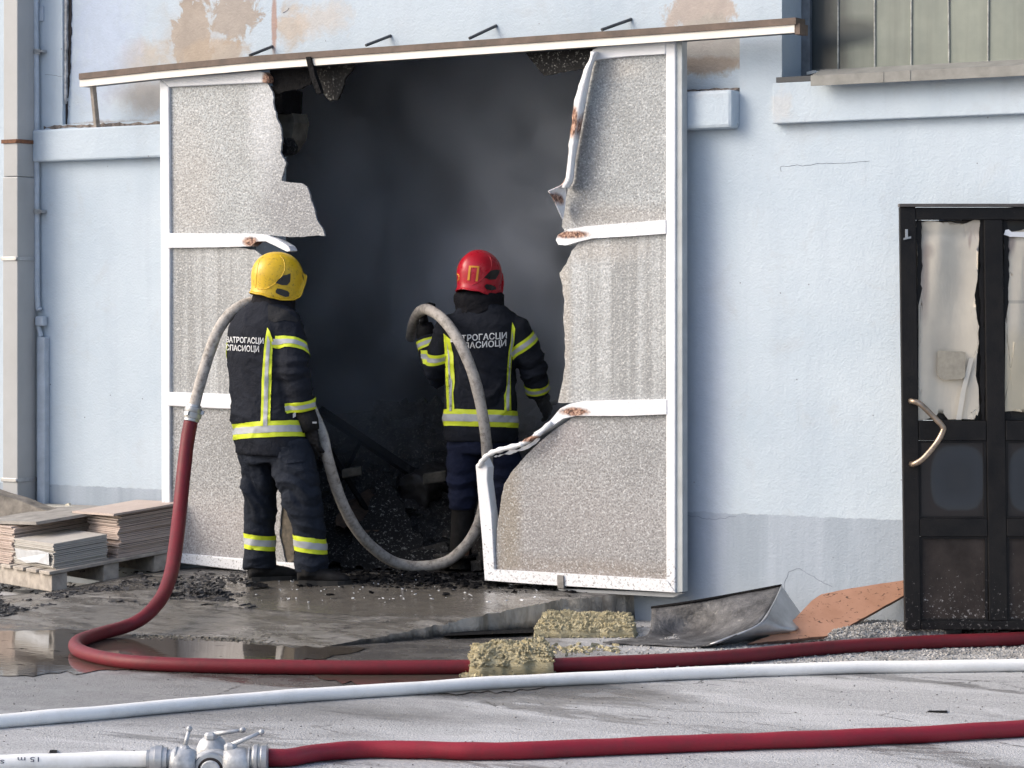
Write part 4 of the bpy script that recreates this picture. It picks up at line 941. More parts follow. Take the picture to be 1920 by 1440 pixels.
hline(A, [(527, 480), (534, 488), (537, 502), (534, 514), (524, 528), (512, 537), (502, 542), (486, 542)], hb, .003, M_YH, ho)
hline(A, [(489, 488), (486, 500), (484, 520), (482, 540)], hb, .0025, M_YH, ho)
visor(A, hc, hf, hl_, hu, ho, simple('smoked_visor', (.07, .045, .032), .3))
col = MB(); col.loft([(L(508, 592, .01), Rv * .155, Fv * .12), (L(510, 577, .01), Rv * .135, Fv * .115), (L(512, 562, .01), Rv * .125, Fv * .115), (L(514, 551, .01), Rv * .12, Fv * .11), (L(515, 549, .01), Rv * .09, Fv * .09), (L(516, 545, .01), Rv * .075, Fv * .08)], 24)
A.put('collar', wrinkle(remesh(col, .009, 3), .007, [], 5, (9, 9, 7)), M_COLLAR)
bd = MB(); head(bd, hc - hu * .02, hf, hl_, hu)
bd.loft([(L(u, v), Rv * a * .6, Fv * b * .6) for v, u, a, b in torso[4:]] + [(L(517, 545), Rv * .055, Fv * .06)], 20)
bd.tube([L(505, 605), sh_r, el_r, wr_r, wr_r + (wr_r - el_r).normalized() * .05], [.08, .07, .06, .045, .035], 12); bd.tube([L(500, 605, .05), sh_l, el_l, wr_l], [.08, .07, .06, .04], 12)
bd.tube([L(508, 740), L(508, 815), L(484, 880, .07), L(485, 935, .08), L(484, 1060, .085)], [.10, .10, .06, .05, .04], 12); bd.tube([L(508, 740), L(515, 815), L(556, 880, -.10), L(570, 930, -.14), L(586, 1060, -.125)], [.10, .10, .065, .055, .04], 12)
A.put('body', remesh(bd, .012, 2), M_SKIN)
hd = hand(A, L(585, 795, -.12), Vector((.10, .05, -1)), Vector((.55, .75, 0)), .28, thumb_side=-1, curls=(.2, .28, .34, .4)); A.put('glove', wrinkle(hd, .003, [], 4, (20, 20, 30)), M_GLOVE)
A.put('glove_cuff', MB().tube([wr_r, L(582, 790, -.122), L(586, 806, -.12)], [.062, .058, .05], 16), M_GLOVE)
A.put('glove', hand(A, wr_l, Vector((.2, .2, 1)), Vector((-.6, -.5, 0)), .9), M_GLOVE)
A.put('buckle', MB().obox(L(557, 776, -.2), (.008, 0, .004), (0, .004, 0), (0, 0, .012)).obox(L(594, 790, -.18), (.012, 0, 0), (0, .004, 0), (0, 0, .005)), M_ZINC, smooth=False)

# ---- firefighter with the red helmet, just inside the doorway
B = Fig('person', 'firefighter in a red helmet lifting the hose end inside the smoky doorway', 900, 1068, 318, 'firefighters at the burnt doorway')
phi = rad(12); Fv = Vector((sin(phi), cos(phi), 0)); Rv = Vector((cos(phi), -sin(phi), 0)); L = B.L
torso = [(828, 902, .212, .15), (812, 902, .222, .162), (785, 901, .220, .162), (740, 900, .212, .155), (700, 901, .208, .152), (660, 904, .212, .155), (630, 906, .218, .155), (605, 908, .215, .145), (592, 907, .195, .13), (578, 904, .155, .115), (566, 901, .115, .10), (553, 898, .085, .085)]
sh_r, el_r, wr_r = L(972, 622, -.03), L(1000, 690, .0), L(1010, 740, .08)
sh_l, el_l, wr_l = L(838, 620, .06), L(818, 705, .17), L(799, 632, .22)
jk = MB(); jk.loft([(L(u, v), Rv * a, Fv * b) for v, u, a, b in torso], 28, sq=.88)
jk.tube([L(915, 608), sh_r, sh_r.lerp(el_r, .5), el_r, wr_r], [.11, .095, .088, .082, .068], 18)
jk.tube([L(890, 608, .02), sh_l, sh_l.lerp(el_l, .5), el_l, el_l.lerp(wr_l, .5), wr_l], [.11, .092, .088, .086, .078, .070], 18)
me = remesh(jk, .010, 5)
wrinkle(me, .0065, [(el_r, (wr_r - sh_r).normalized(), .10, 65, .012), (el_l, Vector((.3, 0, 1)).normalized(), .12, 55, .010), (L(870, 700, -.15), Vector((.8, 0, .6)), .12, 45, .007), (L(950, 745, -.15), Vector((.7, 0, -.7)), .12, 45, .008), (L(850, 655, -.1), Vector((.5, 0, .8)), .10, 60, .009)], 17)
B.put('jacket', me, M_JKT); jb = bvh_of(me)
B.hivis_band(me, L(901, 785), Vector((.03, .06, 1)), .049, .40)
B.hivis_band(me, L(983, 642, -.02), (el_r - sh_r) + Vector((.02, 0, .06)), .030, .15); B.hivis_band(me, L(1010, 726, .05), (wr_r - el_r) + Vector((0, 0, 0)), .026, .13)
B.hivis_band(me, L(828, 660, .12), (el_l - sh_l) + Vector((.14, 0, .05)), .030, .135); B.hivis_band(me, L(800, 647, .215), (wr_l - el_l), .026, .10)
vs = B.decal('reflective_stripe', [(832, 625), (845, 636), (851, 668), (850, 700), (854, 715), (851, 735), (853, 770), (839, 770), (840, 735), (837, 715), (841, 700), (836, 668)], jb, M_YEL, .004, 3)
B.decal('silver_stripe', [(839, 640), (844, 668), (844, 700), (849, 715), (846, 735), (848, 770), (844, 770), (843, 735), (842, 715), (845, 700), (841, 668)], jb, M_SIL, .0062, 3, parent=vs)
vs = B.decal('reflective_stripe', [(960, 604), (966, 616), (964, 640), (960, 660), (957, 700), (957, 735), (958, 768), (946, 768), (945, 740), (951, 725), (950, 700), (953, 660), (957, 640)], jb, M_YEL, .004, 3)
B.decal('silver_stripe', [(960, 620), (962, 640), (957, 665), (954, 700), (954, 768), (950, 768), (949, 740), (953, 700), (955, 665), (958, 640)], jb, M_SIL, .0062, 2, parent=vs)
B.text('ВАТРОГАСЦИ', 898, 633, 104, 14.5, -.07, jb, .005); B.text('СПАСИОЦИ', 904, 646.5, 90, 14.5, -.07, jb, .005)
tr_ = MB(); tr_.loft([(L(902, 790), Rv * .17, Fv * .13), (L(902, 820), Rv * .185, Fv * .14), (L(904, 850), Rv * .18, Fv * .14)], 24)
tr_.tube([L(872, 820, .02), L(869, 870, .02), L(867, 915, .02), L(868, 955, .03)], [.105, .10, .088, .080], 18); tr_.tube([L(938, 820, .0), L(946, 870, -.02), L(950, 920, -.02), L(954, 960, .0)], [.105, .10, .09, .082], 18)
me = remesh(tr_, .010, 5); wrinkle(me, .008, [(L(868, 910, 0), up, .12, 60, .010), (L(950, 900, 0), up, .12, 60, .010)], 28, (5, 5, 9)); B.put('trousers', me, M_TRS2)
for hl, dd, tp in ((L(856, 1068, .02), Vector((.35, .94, 0)), L(869, 945, .03)), (L(945, 1068, -.02), Vector((.25, .97, 0)), L(954, 950, 0))):
    b_, so = boot(B, hl, dd, .30, .115, .08, tp, .066); bo = B.put('boot', b_, M_BOOT); B.put('sole', so, M_SOLE, parent=bo, smooth=False)
hc = L(899, 513, .0); phh = rad(42)
g = G('red_helmet_paint', r=.28, spec=.5); p = g.oc(); n1 = g.noise(p, 15, 6, .7); c = g.mix(g.mr(n1, .5, .75, 0, .5), (.48, .012, .028), (.22, .012, .02)); g.set(Base_Color=c, Roughness=g.mr(n1, .3, .7, .2, .42)); M_RH = g.m
ho, hme, hf, hl_, hu = helmet(B, hc, phh, rad(2), M_RH, 'helmet', .975); hb = bvh_of(hme)
M_MARK = simple('orange_yellow_mark', (.70, .30, .03), .5, var=.1)
B.decal('side_shield', [(908, 521), (914, 514), (920, 508), (930, 506), (937, 507), (934, 516), (929, 524), (918, 525)], hb, M_HV, .004, 2, parent=ho)
B.decal('ear_vent', [(908, 537), (912, 533), (920, 534), (929, 538), (930, 543), (922, 545), (912, 543)], hb, M_HV, .004, 2, parent=ho)
for q in ([(880, 499), (884, 499), (881, 526), (877, 526)], [(884.2, 499), (899, 500), (899, 503), (884, 502.2)], [(895.2, 503.2), (899, 503.2), (896, 528), (892, 528)], [(856, 501), (860, 499), (860, 502), (857, 504)]):
    B.decal('helmet_mark', q, hb, M_MARK, .003, 2, parent=ho)
hline(B, [(857.5, 514), (861, 517), (861.5, 523), (858.5, 527)], hb, .0045, M_MARK, ho, 'helmet_mark')
hline(B, [(903, 473), (917, 480), (922, 494), (920, 506), (910, 518), (898, 529), (885, 535)], hb, .003, M_RH, ho)
visor(B, hc, hf, hl_, hu, ho, simple('dark_visor', (.03, .015, .015), .3))
col = MB(); col.loft([(L(902, 590), Rv * .15, Fv * .12), (L(900, 575), Rv * .145, Fv * .125), (L(898, 562), Rv * .15, Fv * .13), (L(897, 551), Rv * .145, Fv * .125), (L(897, 548), Rv * .10, Fv * .10), (L(898, 540), Rv * .075, Fv * .08)], 24)
B.put('collar', wrinkle(remesh(col, .009, 3), .009, [], 6, (9, 9, 6)), M_COLLAR)
bd = MB(); head(bd, hc - hu * .02, hf, hl_, hu)
bd.loft([(L(u, v), Rv * a * .6, Fv * b * .6) for v, u, a, b in torso[4:]] + [(L(898, 540), Rv * .055, Fv * .06)], 20)
bd.tube([L(915, 608), sh_r, el_r, wr_r], [.08, .07, .06, .045], 12); bd.tube([L(890, 608, .02), sh_l, el_l, wr_l], [.08, .07, .06, .045], 12)
bd.tube([L(902, 730), L(900, 790), L(869, 870, .02), L(867, 915, .02), L(869, 1045, .05)], [.10, .10, .06, .05, .035], 12); bd.tube([L(902, 730), L(904, 790), L(946, 870, -.02), L(950, 920, -.02), L(954, 1045, .04)], [.10, .10, .06, .05, .035], 12)
B.put('body', remesh(bd, .012, 2), M_SKIN)
gl = B.put('glove', wrinkle(hand(B, L(794, 618, .24), Vector((-.12, .1, 1)), Vector((.75, -.15, .1)), .85, thumb_side=-1), .003, [], 4, (20, 20, 30)), M_GLOVE)
B.put('glove_cuff', MB().tube([wr_l + Vector((0, 0, -.01)), L(796, 622, .232), L(793, 608, .24)], [.060, .058, .048], 16), M_GLOVE)
B.decal('cuff_tape', [(769, 603), (785, 596), (785, 597.5), (769, 604.5)], bvh_of(gl.data), M_SIL, .002, 2, ref=.2)
B.put('glove', wrinkle(hand(B, L(1014, 748, .10), Vector((.35, .5, -.6)), Vector((-.7, .5, 0)), .5, thumb_side=1), .003, [], 4, (20, 20, 30)), M_GLOVE)

# ------------------------------------------------------------------ hoses
def hose_mat(name, col, dirt, r=.7, k=.6, sc_=14):
    g = G(name, r=r, spec=.3); p = g.pos(); n = g.noise(p, sc_, 6, .7); s = g.noise(p, 70, 4, .7)
    c = g.mix(g.mr(n, .45, .7, 0, k), col, dirt); c = g.mix(g.mr(s, .62, .74, 0, k * .6), c, tuple(x * .4 for x in dirt))
    g.set(Base_Color=c); g.bump(g.ma('ADD', g.noise(p, 240, 2, .5), n), .25, .004); return g.m
M_RED = hose_mat('dark_red_rubber_hose', (.155, .014, .022), (.075, .018, .02), .5, .6)
M_RED2 = hose_mat('red_rubber_hose', (.27, .020, .034), (.15, .03, .035), .45, .5)
M_GREYH = hose_mat('grey_canvas_hose', (.46, .43, .395), (.15, .135, .12), .85, .95, 26)
M_WHITEH = hose_mat('white_canvas_hose', (.88, .87, .84), (.68, .66, .61), .75, .45)
def hose(name, pts, r, mat, label, group='fire hoses across the scene', sub=10, n=16, seed=0, prof=None):
    P = smooth_path(pts, sub); m = len(P)
    rr = [(prof(i / (m - 1)) if prof else r) * (1 + .06 * noise.noise(Vector((i * .17, seed, 0)))) for i in range(m)]
    P = [p + FW * .012 * noise.noise(Vector((i * .045, seed + 4, 0))) + Vector((0, 0, .003 * noise.noise(Vector((i * .13, seed + 9, 0))))) for i, p in enumerate(P)]
    return top(name, MB().tube(P, rr, n), mat, label, 'hose', group, smooth=True)
r0 = .0345
gp = lambda u, v, z=r0: Gd(u, v, z)
base = [(2700, 1196), (2400, 1190), (2060, 1194), (1960, 1196), (1860, 1200), (1760, 1203), (1660, 1208), (1560, 1214), (1480, 1221), (1400, 1229), (1300, 1236), (1200, 1241), (1100, 1245), (1000, 1249), (860, 1251), (700, 1252), (560, 1251), (430, 1249), (320, 1246), (240, 1241), (185, 1232), (150, 1221), (141, 1210), (152, 1200), (190, 1188), (235, 1176)]
pts = [gp(u, v) for u, v in base[:-2]] + [gp(190, 1187.5, .037), gp(235, 1175, .052)]
rise = [(266, 1160, 14.50), (290, 1138, 14.62), (308, 1111, 14.82), (322, 1070, 15.1), (330, 1020, 15.35), (337, 960, 15.6), (344, 890, 15.75), (351, 830, 15.82), (358, 790, 15.85)]
pts += [PD(*q) for q in rise]
hz_ = thing('fire_hose', 'dark red hose looping from the puddle up to a metal coupling', 'hose', tuple(Gd(300, 1240)), 0, 'fire hoses across the scene')
P = smooth_path(pts, 8); m = len(P); rr = [(.0345 + .006 * sstep(.72, .9, i / m)) * (1 + .03 * noise.noise(Vector((i * .2, 1, 0)))) for i in range(m)]
obj('hose_body', MB().tube(P, rr, 16), M_RED, hz_, smooth=True)
c0, c1 = PD(359, 787, 15.85), PD(364, 762, 15.86)
ax = (c1 - c0).normalized(); ln = (c1 - c0).length
obj('coupling', MB().lathe(c0 - ax * .012, ax, [(0, .040), (.004, .045), (.018, .045), (.02, .050), (.036, .053), (.05, .053), (.052, .047), (.062, .050), (.08, .050), (.084, .042), (ln + .02, .041)], 28), M_ZINC, hz_, smooth=True, auto=30)
for a in (0, 2.1, 4.2):
    obj('lug', MB().obox(c0 + ax * .04 + Vector((cos(a + TH), sin(a + TH), 0)) * .054, ax * .012, Vector((cos(a + TH), sin(a + TH), 0)) * .01, Vector((-sin(a + TH), cos(a + TH), 0)) * .014), M_ZINC, hz_, bevel=.003)
wA = lambda u, v, d: A.wd(A.L(u, v, d))
grey = [PD(363, 768, 15.86), PD(369, 742, 15.87), PD(379, 706, 15.88), PD(392, 664, 15.9), PD(408, 622, 15.92), PD(428, 592, 15.93), PD(450, 575, 15.93), wA(474, 567, .10), wA(498, 575, .22), wA(520, 610, .30), wA(545, 680, .32), wA(570, 745, .22), wA(590, 785, .06), wA(605, 815, -.03), wA(615, 858, -.03)]
grey += [PD(628, 905, 15.95), PD(645, 950, 16.02), PD(668, 992, 16.12), PD(700, 1028, 16.24), PD(742, 1055, 16.34), PD(790, 1062, 16.37), PD(838, 1052, 16.36), PD(872, 1025, 16.32), PD(896, 985, 16.28), PD(909, 935, 16.22), PD(914, 880, 16.18), PD(911, 820, 16.14), PD(902, 762, 16.12), PD(888, 705, 16.12), PD(868, 655, 16.14), PD(846, 618, 16.2), PD(822, 591, 16.3), PD(800, 580, 16.45), PD(786, 586, 16.6), PD(776, 604, 16.8), PD(770, 632, 17.1)]
hose('fire_hose', grey, .0325, M_GREYH, 'dirty grey canvas hose slung over a shoulder and looping to the red-helmeted firefighter', sub=8, seed=3)
hose('fire_hose', [gp(u, v, .028) for u, v in ((-500, 1386), (-120, 1362), (0, 1352), (150, 1340), (300, 1326), (450, 1313), (600, 1302), (750, 1292), (900, 1282), (1050, 1274), (1200, 1267), (1350, 1260), (1500, 1255), (1650, 1251), (1800, 1249), (1950, 1247), (2080, 1247), (2400, 1252), (2700, 1256))], .0295, M_WHITEH, 'clean white hose lying straight across the whole yard', seed=5)
hose('fire_hose', [gp(u, v, .034) for u, v in ((494, 1421), (540, 1420), (600, 1411), (680, 1405), (780, 1406), (880, 1408), (980, 1407), (1100, 1402), (1250, 1396), (1400, 1390), (1550, 1385), (1700, 1378), (1850, 1370), (1950, 1364), (2080, 1358), (2400, 1352), (2700, 1350))], .0335, M_RED2, 'bright red hose leaving the metal manifold to the right', seed=7)
wh = hose('fire_hose', [gp(u, v, .033) for u, v in ((-500, 1442), (-150, 1434), (-60, 1432), (0, 1431), (100, 1428), (200, 1425), (290, 1423))], .031, M_WHITEH, 'white hose stamped 15 m joined to the metal manifold', seed=8)
def hose_print(body, uc, vc, wd_, ht, mat, flip):
    cu = bpy.data.curves.new('t', 'FONT'); cu.body = body; cu.align_x = 'CENTER'; cu.align_y = 'CENTER'; cu.size = 1; cu.resolution_u = 3
    o = bpy.data.objects.new('t', cu); C.objects.link(o); dg = bpy.context.evaluated_depsgraph_get(); dg.update()
    me = bpy.data.meshes.new_from_object(o.evaluated_get(dg)); bpy.data.objects.remove(o)
    xs = [v.co.x for v in me.vertices]; ys = [v.co.y for v in me.vertices]; x0, x1, y0, y1 = min(xs), max(xs), min(ys), max(ys)
    bv = bvh_of(wh.data); s_ = -1 if flip else 1; mb = MB()
    b = bmesh.new(); b.from_mesh(me)
    for k in range(1, 8): bmesh.ops.bisect_plane(b, geom=b.verts[:] + b.edges[:] + b.faces[:], plane_co=(0, y0 + (y1 - y0) * k / 8, 0), plane_no=(0, 1, 0))
    b.verts.index_update()
    for v in b.verts:
        u = uc + s_ * ((v.co.x - x0) / (x1 - x0) - .5) * wd_; vv = vc - s_ * ((v.co.y - y0) / (y1 - y0) - .5) * ht
        d = ray(u, vv).normalized(); h = bv.ray_cast(CAM, d); mb.v.append((h[0] if h[0] else bv.find_nearest(CAM + d * 10.4)[0]) - d * .0015)
    mb.f = [tuple(q.index for q in f.verts) for f in b.faces]; b.free()
    o = obj('print', mb, mat, wh); return o
M_INK = simple('faded_ink', (.06, .065, .10), .7, var=.6, scale=60)
hose_print('15 m', 53, 1424, 40, 9, M_INK, True)
hose_print('s', 4, 1428, 8, 7, M_INK, True)

# ------------------------------------------------------------------ manifold
mf = thing('hose_manifold', 'cast metal three-way valve manifold joining white and red hoses in front', 'manifold', tuple(Gd(395, 1470)))
M_CAST = simple('cast_aluminium', (.44, .45, .46), .5, .35, var=.35, scale=22, bump=.4, bscale=50)
ZM = FPX / 512
cM = PD(398, 1432, ZM); X_ = RT; Yv = FW; pxm = 1 / 512
def mp(u, v, d=0.0): return PD(u, v, ZM) + FW * d
obj('coupling', MB().lathe(mp(276, 1424), X_, [(0, .036), (.012, .036), (.014, .046), (.030, .048), (.032, .052), (.056, .052), (.06, .046), (.075, .046)], 28), M_ZINC, mf, smooth=True, auto=30)
obj('neck', MB().lathe(mp(312, 1424), X_, [(0, .036), (.03, .038), (.034, .05), (.04, .05)], 24), M_CAST, mf, smooth=True, auto=30)
obj('valve_body', MB().lathe(mp(316, 1430), X_, [(0, .030), (.008, .045), (.025, .055), (.05, .058), (.075, .054), (.10, .044)], 28), M_CAST, mf, smooth=True)
obj('valve_body', MB().lathe(mp(420, 1430), X_, [(0, .044), (.02, .054), (.045, .058), (.075, .055), (.09, .046), (.096, .034)], 28), M_CAST, mf, smooth=True)
obj('neck', MB().lathe(mp(466, 1424), X_, [(0, .046), (.006, .046), (.008, .036), (.03, .036)], 24), M_CAST, mf, smooth=True, auto=30)
obj('coupling', MB().lathe(mp(474, 1422), X_, [(0, .046), (.006, .052), (.018, .053), (.022, .047), (.03, .047), (.034, .050), (.052, .049), (.056, .040)], 28), M_ZINC, mf, smooth=True, auto=30)
obj('valve_body', MB().lathe(mp(389, 1424, .16), (0, 0, -1), [(-.066, .012), (-.06, .03), (-.045, .047), (-.02, .058), (.01, .061), (.04, .05)], 28), M_CAST, mf, smooth=True)
bd = MB(); bd.lathe(mp(396, 1436, .10), (0, 0, 1), [(-.05, .05), (-.03, .068), (0, .075), (.02, .07), (.035, .05), (.045, .02)], 28); obj('core', bd, M_CAST, mf, smooth=True)
o_ = mp(396, 1442, -.03); axf = -FW
obj('outlet', MB().lathe(o_ + FW * .1, axf, [(0, .04), (.06, .045), (.065, .062), (.09, .064), (.098, .060), (.10, .050)], 32), M_ZINC, mf, smooth=True, auto=30)
obj('outlet_plug', MB().lathe(o_ - FW * .0, axf, [(-.01, .047), (.0, .047), (.002, .044)], 32), M_DARKSLIT, mf)
obj('outlet_plug', MB().lathe(o_, axf, [(-.01, .037), (.006, .037), (.009, .033)], 32), M_CAST, mf, smooth=True, auto=30)
def lever(cap, tip, ball=.013, hub=.022):
    """square cap on the spindle with a tapered lever ending in a ball"""
    d = (tip - cap).normalized(); mb = MB()
    hubo = MB().lathe(cap - UP * .018, (0, 0, 1), [(0, hub * .9), (.004, hub), (.018, hub), (.026, hub * .7), (.028, hub * .3)], 6)
    h = obj('lever', hubo, M_CAST, mf, bevel=.002)
    inv = MB().tube([cap + d * .006, cap.lerp(tip, .5), tip], [.0095, .008, .0065], 10).lathe(tip - d * ball, d, [(0, ball * .2), (ball * .3, ball * .75), (ball, ball), (ball * 1.7, ball * .75), (ball * 2, ball * .2)], 12)
    obj('lever_arm', inv, M_CAST, mf, smooth=True)
lever(mp(346, 1402), mp(354, 1368, .02), .012, .021); lever(mp(388, 1388, .14), mp(449, 1378, .12), .012, .026); lever(mp(432, 1398), mp(489, 1375, .03), .011, .024)

# ------------------------------------------------------------------ pallet and board stacks
e1 = Vector((-.93, .37, 0)).normalized(); e2 = Vector((.37, .93, 0)).normalized()
P0 = Gd(97, 1110, .055); 
TILT = Vector((0, 0, 1))
def pl(a, b, z): return P0 + e1 * a + e2 * b + TILT * (z + b * .115)
pal = thing('pallet', 'old grey wooden pallet under the stacked boards left of the doorway', 'pallet', tuple(P0))
M_PALLET = simple('weathered_pallet_wood', (.36, .325, .285), .85, var=.35, scale=16, bump=.5, bscale=60)
def plbox(a0, a1, b0, b1, z0, z1): return MB().hexa([pl(a0, b0, z0), pl(a1, b0, z0), pl(a1, b1, z0), pl(a0, b1, z0), pl(a0, b0, z1), pl(a1, b0, z1), pl(a1, b1, z1), pl(a0, b1, z1)])
for b0 in (0.0, .34, .68): obj('runner', plbox(0, .80, b0, b0 + .10, .0, .10), M_PALLET, pal, bevel=.004)
for a0 in (0, .17, .34, .51, .68): obj('deck_board', plbox(a0 - .01, a0 + .125, -.02, .80, .102, .122), M_PALLET, pal, bevel=.003)
def board_mat(name, c1, c2):
    g = G(name, r=.8); p = g.oc(); n = g.noise(p, 8, 5, .65); i = g.n('ShaderNodeObjectInfo').outputs['Random']
    c = g.mix(g.mr(n, .3, .7), c1, c2); c = g.mix(g.ma('MULTIPLY', i, .45), c, (.40, .355, .32)); c = g.mix(g.mr(g.noise(p, 50, 5, .7), .6, .72, 0, .5), c, (.16, .13, .11)); g.set(Base_Color=c); g.bump(n, .3, .004); return g.m
M_B1 = board_mat('pinkish_fibreboard', (.40, .32, .28), (.52, .43, .38)); M_B2 = board_mat('grey_fibreboard', (.36, .355, .33), (.47, .46, .43))
RB = random.Random(5)
def stack(label, a0, a1, b0, b1, z0, n, th, mat, jit=.008, skew=0.0):
    st = thing('board_stack', label, 'board stack', tuple(pl((a0 + a1) / 2, (b0 + b1) / 2, z0)), 0, 'stacks of boards on the pallet')
    for k in range(n):
        ja, jb_ = RB.gauss(0, jit * .5), RB.gauss(0, jit * .5); q = z0 + k * th; t = th * RB.uniform(.62, .93); ro = RB.gauss(0, .008) + skew * k
        c = pl((a0 + a1) / 2 + ja, (b0 + b1) / 2 + jb_, q); ha, hb_ = (a1 - a0) / 2, (b1 - b0) / 2
        x = e1 * cos(ro) + e2 * sin(ro); y = e2 * cos(ro) - e1 * sin(ro) + Vector((0, 0, .115))
        v0 = [c + x * sa * ha + y * sb * hb_ + TILT * dz for dz in (0, t) for sa, sb in ((-1, -1), (1, -1), (1, 1), (-1, 1))]
        # alike boards
        o = obj('board', MB().hexa(v0), mat, st)
    return st
stack('right pinkish stack of thin boards, leaning by the white door frame', .02, .40, .45, .83, .124, 24, .0105, M_B1, .012)
stack('left tall stack of thin boards beneath the loose grey board', .55, .84, .02, .55, .124, 21, .0105, M_B1, .014)
stack('lower grey stack of boards at the front of the pallet', .03, .60, .03, .38, .124, 14, .0108, M_B2, .007)
zt = .124 + 21 * .0105
lb = MB(); lb.hexa([pl(.36, .08, zt + .012), pl(.92, -.02, zt + .004), pl(.92, .60, zt + .004), pl(.30, .66, zt + .016), pl(.36, .08, zt + .030), pl(.92, -.02, zt + .022), pl(.92, .60, zt + .022), pl(.30, .66, zt + .034)])
top('loose_board', lb, simple('dirty_grey_board', (.27, .255, .235), .85, var=.35, scale=10, bump=.4), 'big dirty grey board lying loose over the left stack', 'board')
zt2 = .124 + 24 * .0105
top('loose_board', MB().hexa([pl(-.01, .40, zt2 + .004), pl(.46, .37, zt2 + .0), pl(.44, .80, zt2 + .004), pl(-.02, .87, zt2 + .004), pl(-.01, .40, zt2 + .017), pl(.46, .37, zt2 + .012), pl(.44, .80, zt2 + .016), pl(-.02, .87, zt2 + .016)]), M_B1, 'pale pinkish board lying askew on top of the right stack', 'board')
# grey label stuck on the front stack
top('paper_scrap', MB().prism([pl(.06 + .44 * t, .015 - .01 * sin(t * 5), .15 + .01 * sin(t * 7)) for t in (0, .33, .66, 1)] + [pl(.06 + .44 * t, .012, .222 + .008 * sin(t * 6)) for t in (1, .66, .33, 0)], -e2 * .002), simple('grey_paper', (.50, .52, .54), .7, var=.15, scale=20), 'torn grey paper hanging on the front of the lower stack', 'paper')
# curved grey sheet and scrap behind the pallet
gs = MB(); n = 14
Lp = [W(u, v, -.30) for u, v in ((-60, 905), (0, 928), (35, 938), (70, 952), (100, 962), (118, 972))]
for i, p in enumerate(smooth_path(Lp, 4)): gs.v += [p, p + Vector((-.02, .10, .012)), p + Vector((-.06, -.03, -.12)), p + Vector((-.08, -.04, -.22))]
m = len(gs.v) // 4
for i in range(m - 1):
    for k, k2 in ((1, 0), (0, 2), (2, 3)): gs.f.append((4 * i + k, 4 * i + k2, 4 * i + 4 + k2, 4 * i + 4 + k))
o = top('roofing_sheet', gs, simple('dirty_felt', (.17, .155, .135), .9, var=.5, scale=14, bump=.6), 'curved dirty grey sheet slumped behind the boards by the downpipe', 'sheet'); sm = o.modifiers.new('solid', 'SOLIDIFY'); sm.thickness = .015
ledge = MB().box(wx(25, -.12), wx(175, -.12), -.14, -.005, wz(100, 990, -.12), wz(120, 948, -.12)); top('wall_ledge', ledge, simple('mossy_ledge', (.36, .35, .31), .9, var=.35, scale=20, bump=.5), 'low dusty concrete ledge at the wall foot behind the boards', 'ledge', bevel=.012)
sp_ = MB().prism([W(u, v, -.10) for u, v in ((119, 966), (124, 954), (122, 946), (128, 943), (132, 952), (138, 966), (132, 962), (128, 954), (124, 966))], (0, .02, 0))
top('cardboard_scrap', sp_, simple('pale_scrap', (.62, .57, .46), .8, var=.2, scale=40), 'small pale scrap standing on the ledge behind the boards', 'scrap')

# ------------------------------------------------------------------ rubbish in front of the wall
def lump(corners, h, seed, amp, nx=96, ny=60, flakes=0, fs=1.0):
    """rough slab over the ground quad (front-left, front-right, back-right, back-left)"""
    mb = MB(); c = [Vector(q) for q in corners]; idx = {}
    for j in range(ny + 1):
        for i in range(nx + 1):
            s, t = i / nx, j / ny
            b = (c[0].lerp(c[1], s)).lerp(c[3].lerp(c[2], s), t)
            ed = min(min(s, 1 - s) * 14, min(t, 1 - t) * 9, 1.0)
            q = b * 11 + Vector((seed, 0, 0))
            f = noise.fractal(q, 1, 2, 5); fb = noise.fractal(Vector((q.x * 3.5, q.y * 1.2, seed)), .8, 2, 4); e2_ = noise.noise(Vector((q.x * .25, q.y * .25, seed + 3)))
            z = h * (ed ** .3) * (.80 + .35 * e2_) + amp * (f + .25 * fb) * (.35 + .65 * ed)
            sh = Vector((noise.noise(q * 1.2 + Vector((5, 0, 0))), noise.noise(q * 1.2 + Vector((0, 9, 0))), 0)) * amp * 1.3
            idx[i, j] = len(mb.v); mb.v.append(b + sh + Vector((0, 0, max(-.004, z if ed > 0 else -.004))))
    for j in range(ny):
        for i in range(nx): mb.f.append((idx[i, j], idx[i + 1, j], idx[i + 1, j + 1], idx[i, j + 1]))
    mb.f.append(tuple([idx[i, 0] for i in range(nx + 1)][::-1]))
    if flakes:
        rg = random.Random(seed); base_v = [mb.v[k] for k in idx.values()]
        for _ in range(flakes):
            p = rg.choice(base_v); s = rg.uniform(.004, .016) * fs; d = Vector((rg.gauss(0, 1), rg.gauss(0, 1), rg.gauss(.2, .6))).normalized(); e = d.cross(Vector((rg.gauss(0, 1), rg.gauss(0, 1), rg.gauss(0, 1)))).normalized()
            q = p + Vector((0, 0, rg.uniform(-.004, .006))); 
            if q.z < .001: q.z = .003
            mb.obox(q, d * s * 1.5, e * s * .55, d.cross(e) * s * .3)
    return mb
def wool_mat():
    g = G('mineral_wool', r=.95, spec=.1); p = g.pos(); n = g.noise(g.sc(p, (1, 1, 2.4)), 22, 7, .75, 1.2); f = g.noise(g.sc(p, (1, 1, 3)), 90, 4, .7, 1.5)
    c = g.mix(g.mr(n, .35, .65), (.88, .75, .44), (.95, .87, .62)); c = g.mix(g.mr(g.noise(p, 40, 5, .75), .62, .68, 0, .8), c, (.26, .21, .11)); g.set(Base_Color=c)
    g.bump(g.ma('ADD', n, f), 1.0, .03); return g.m
M_WOOL = wool_mat()
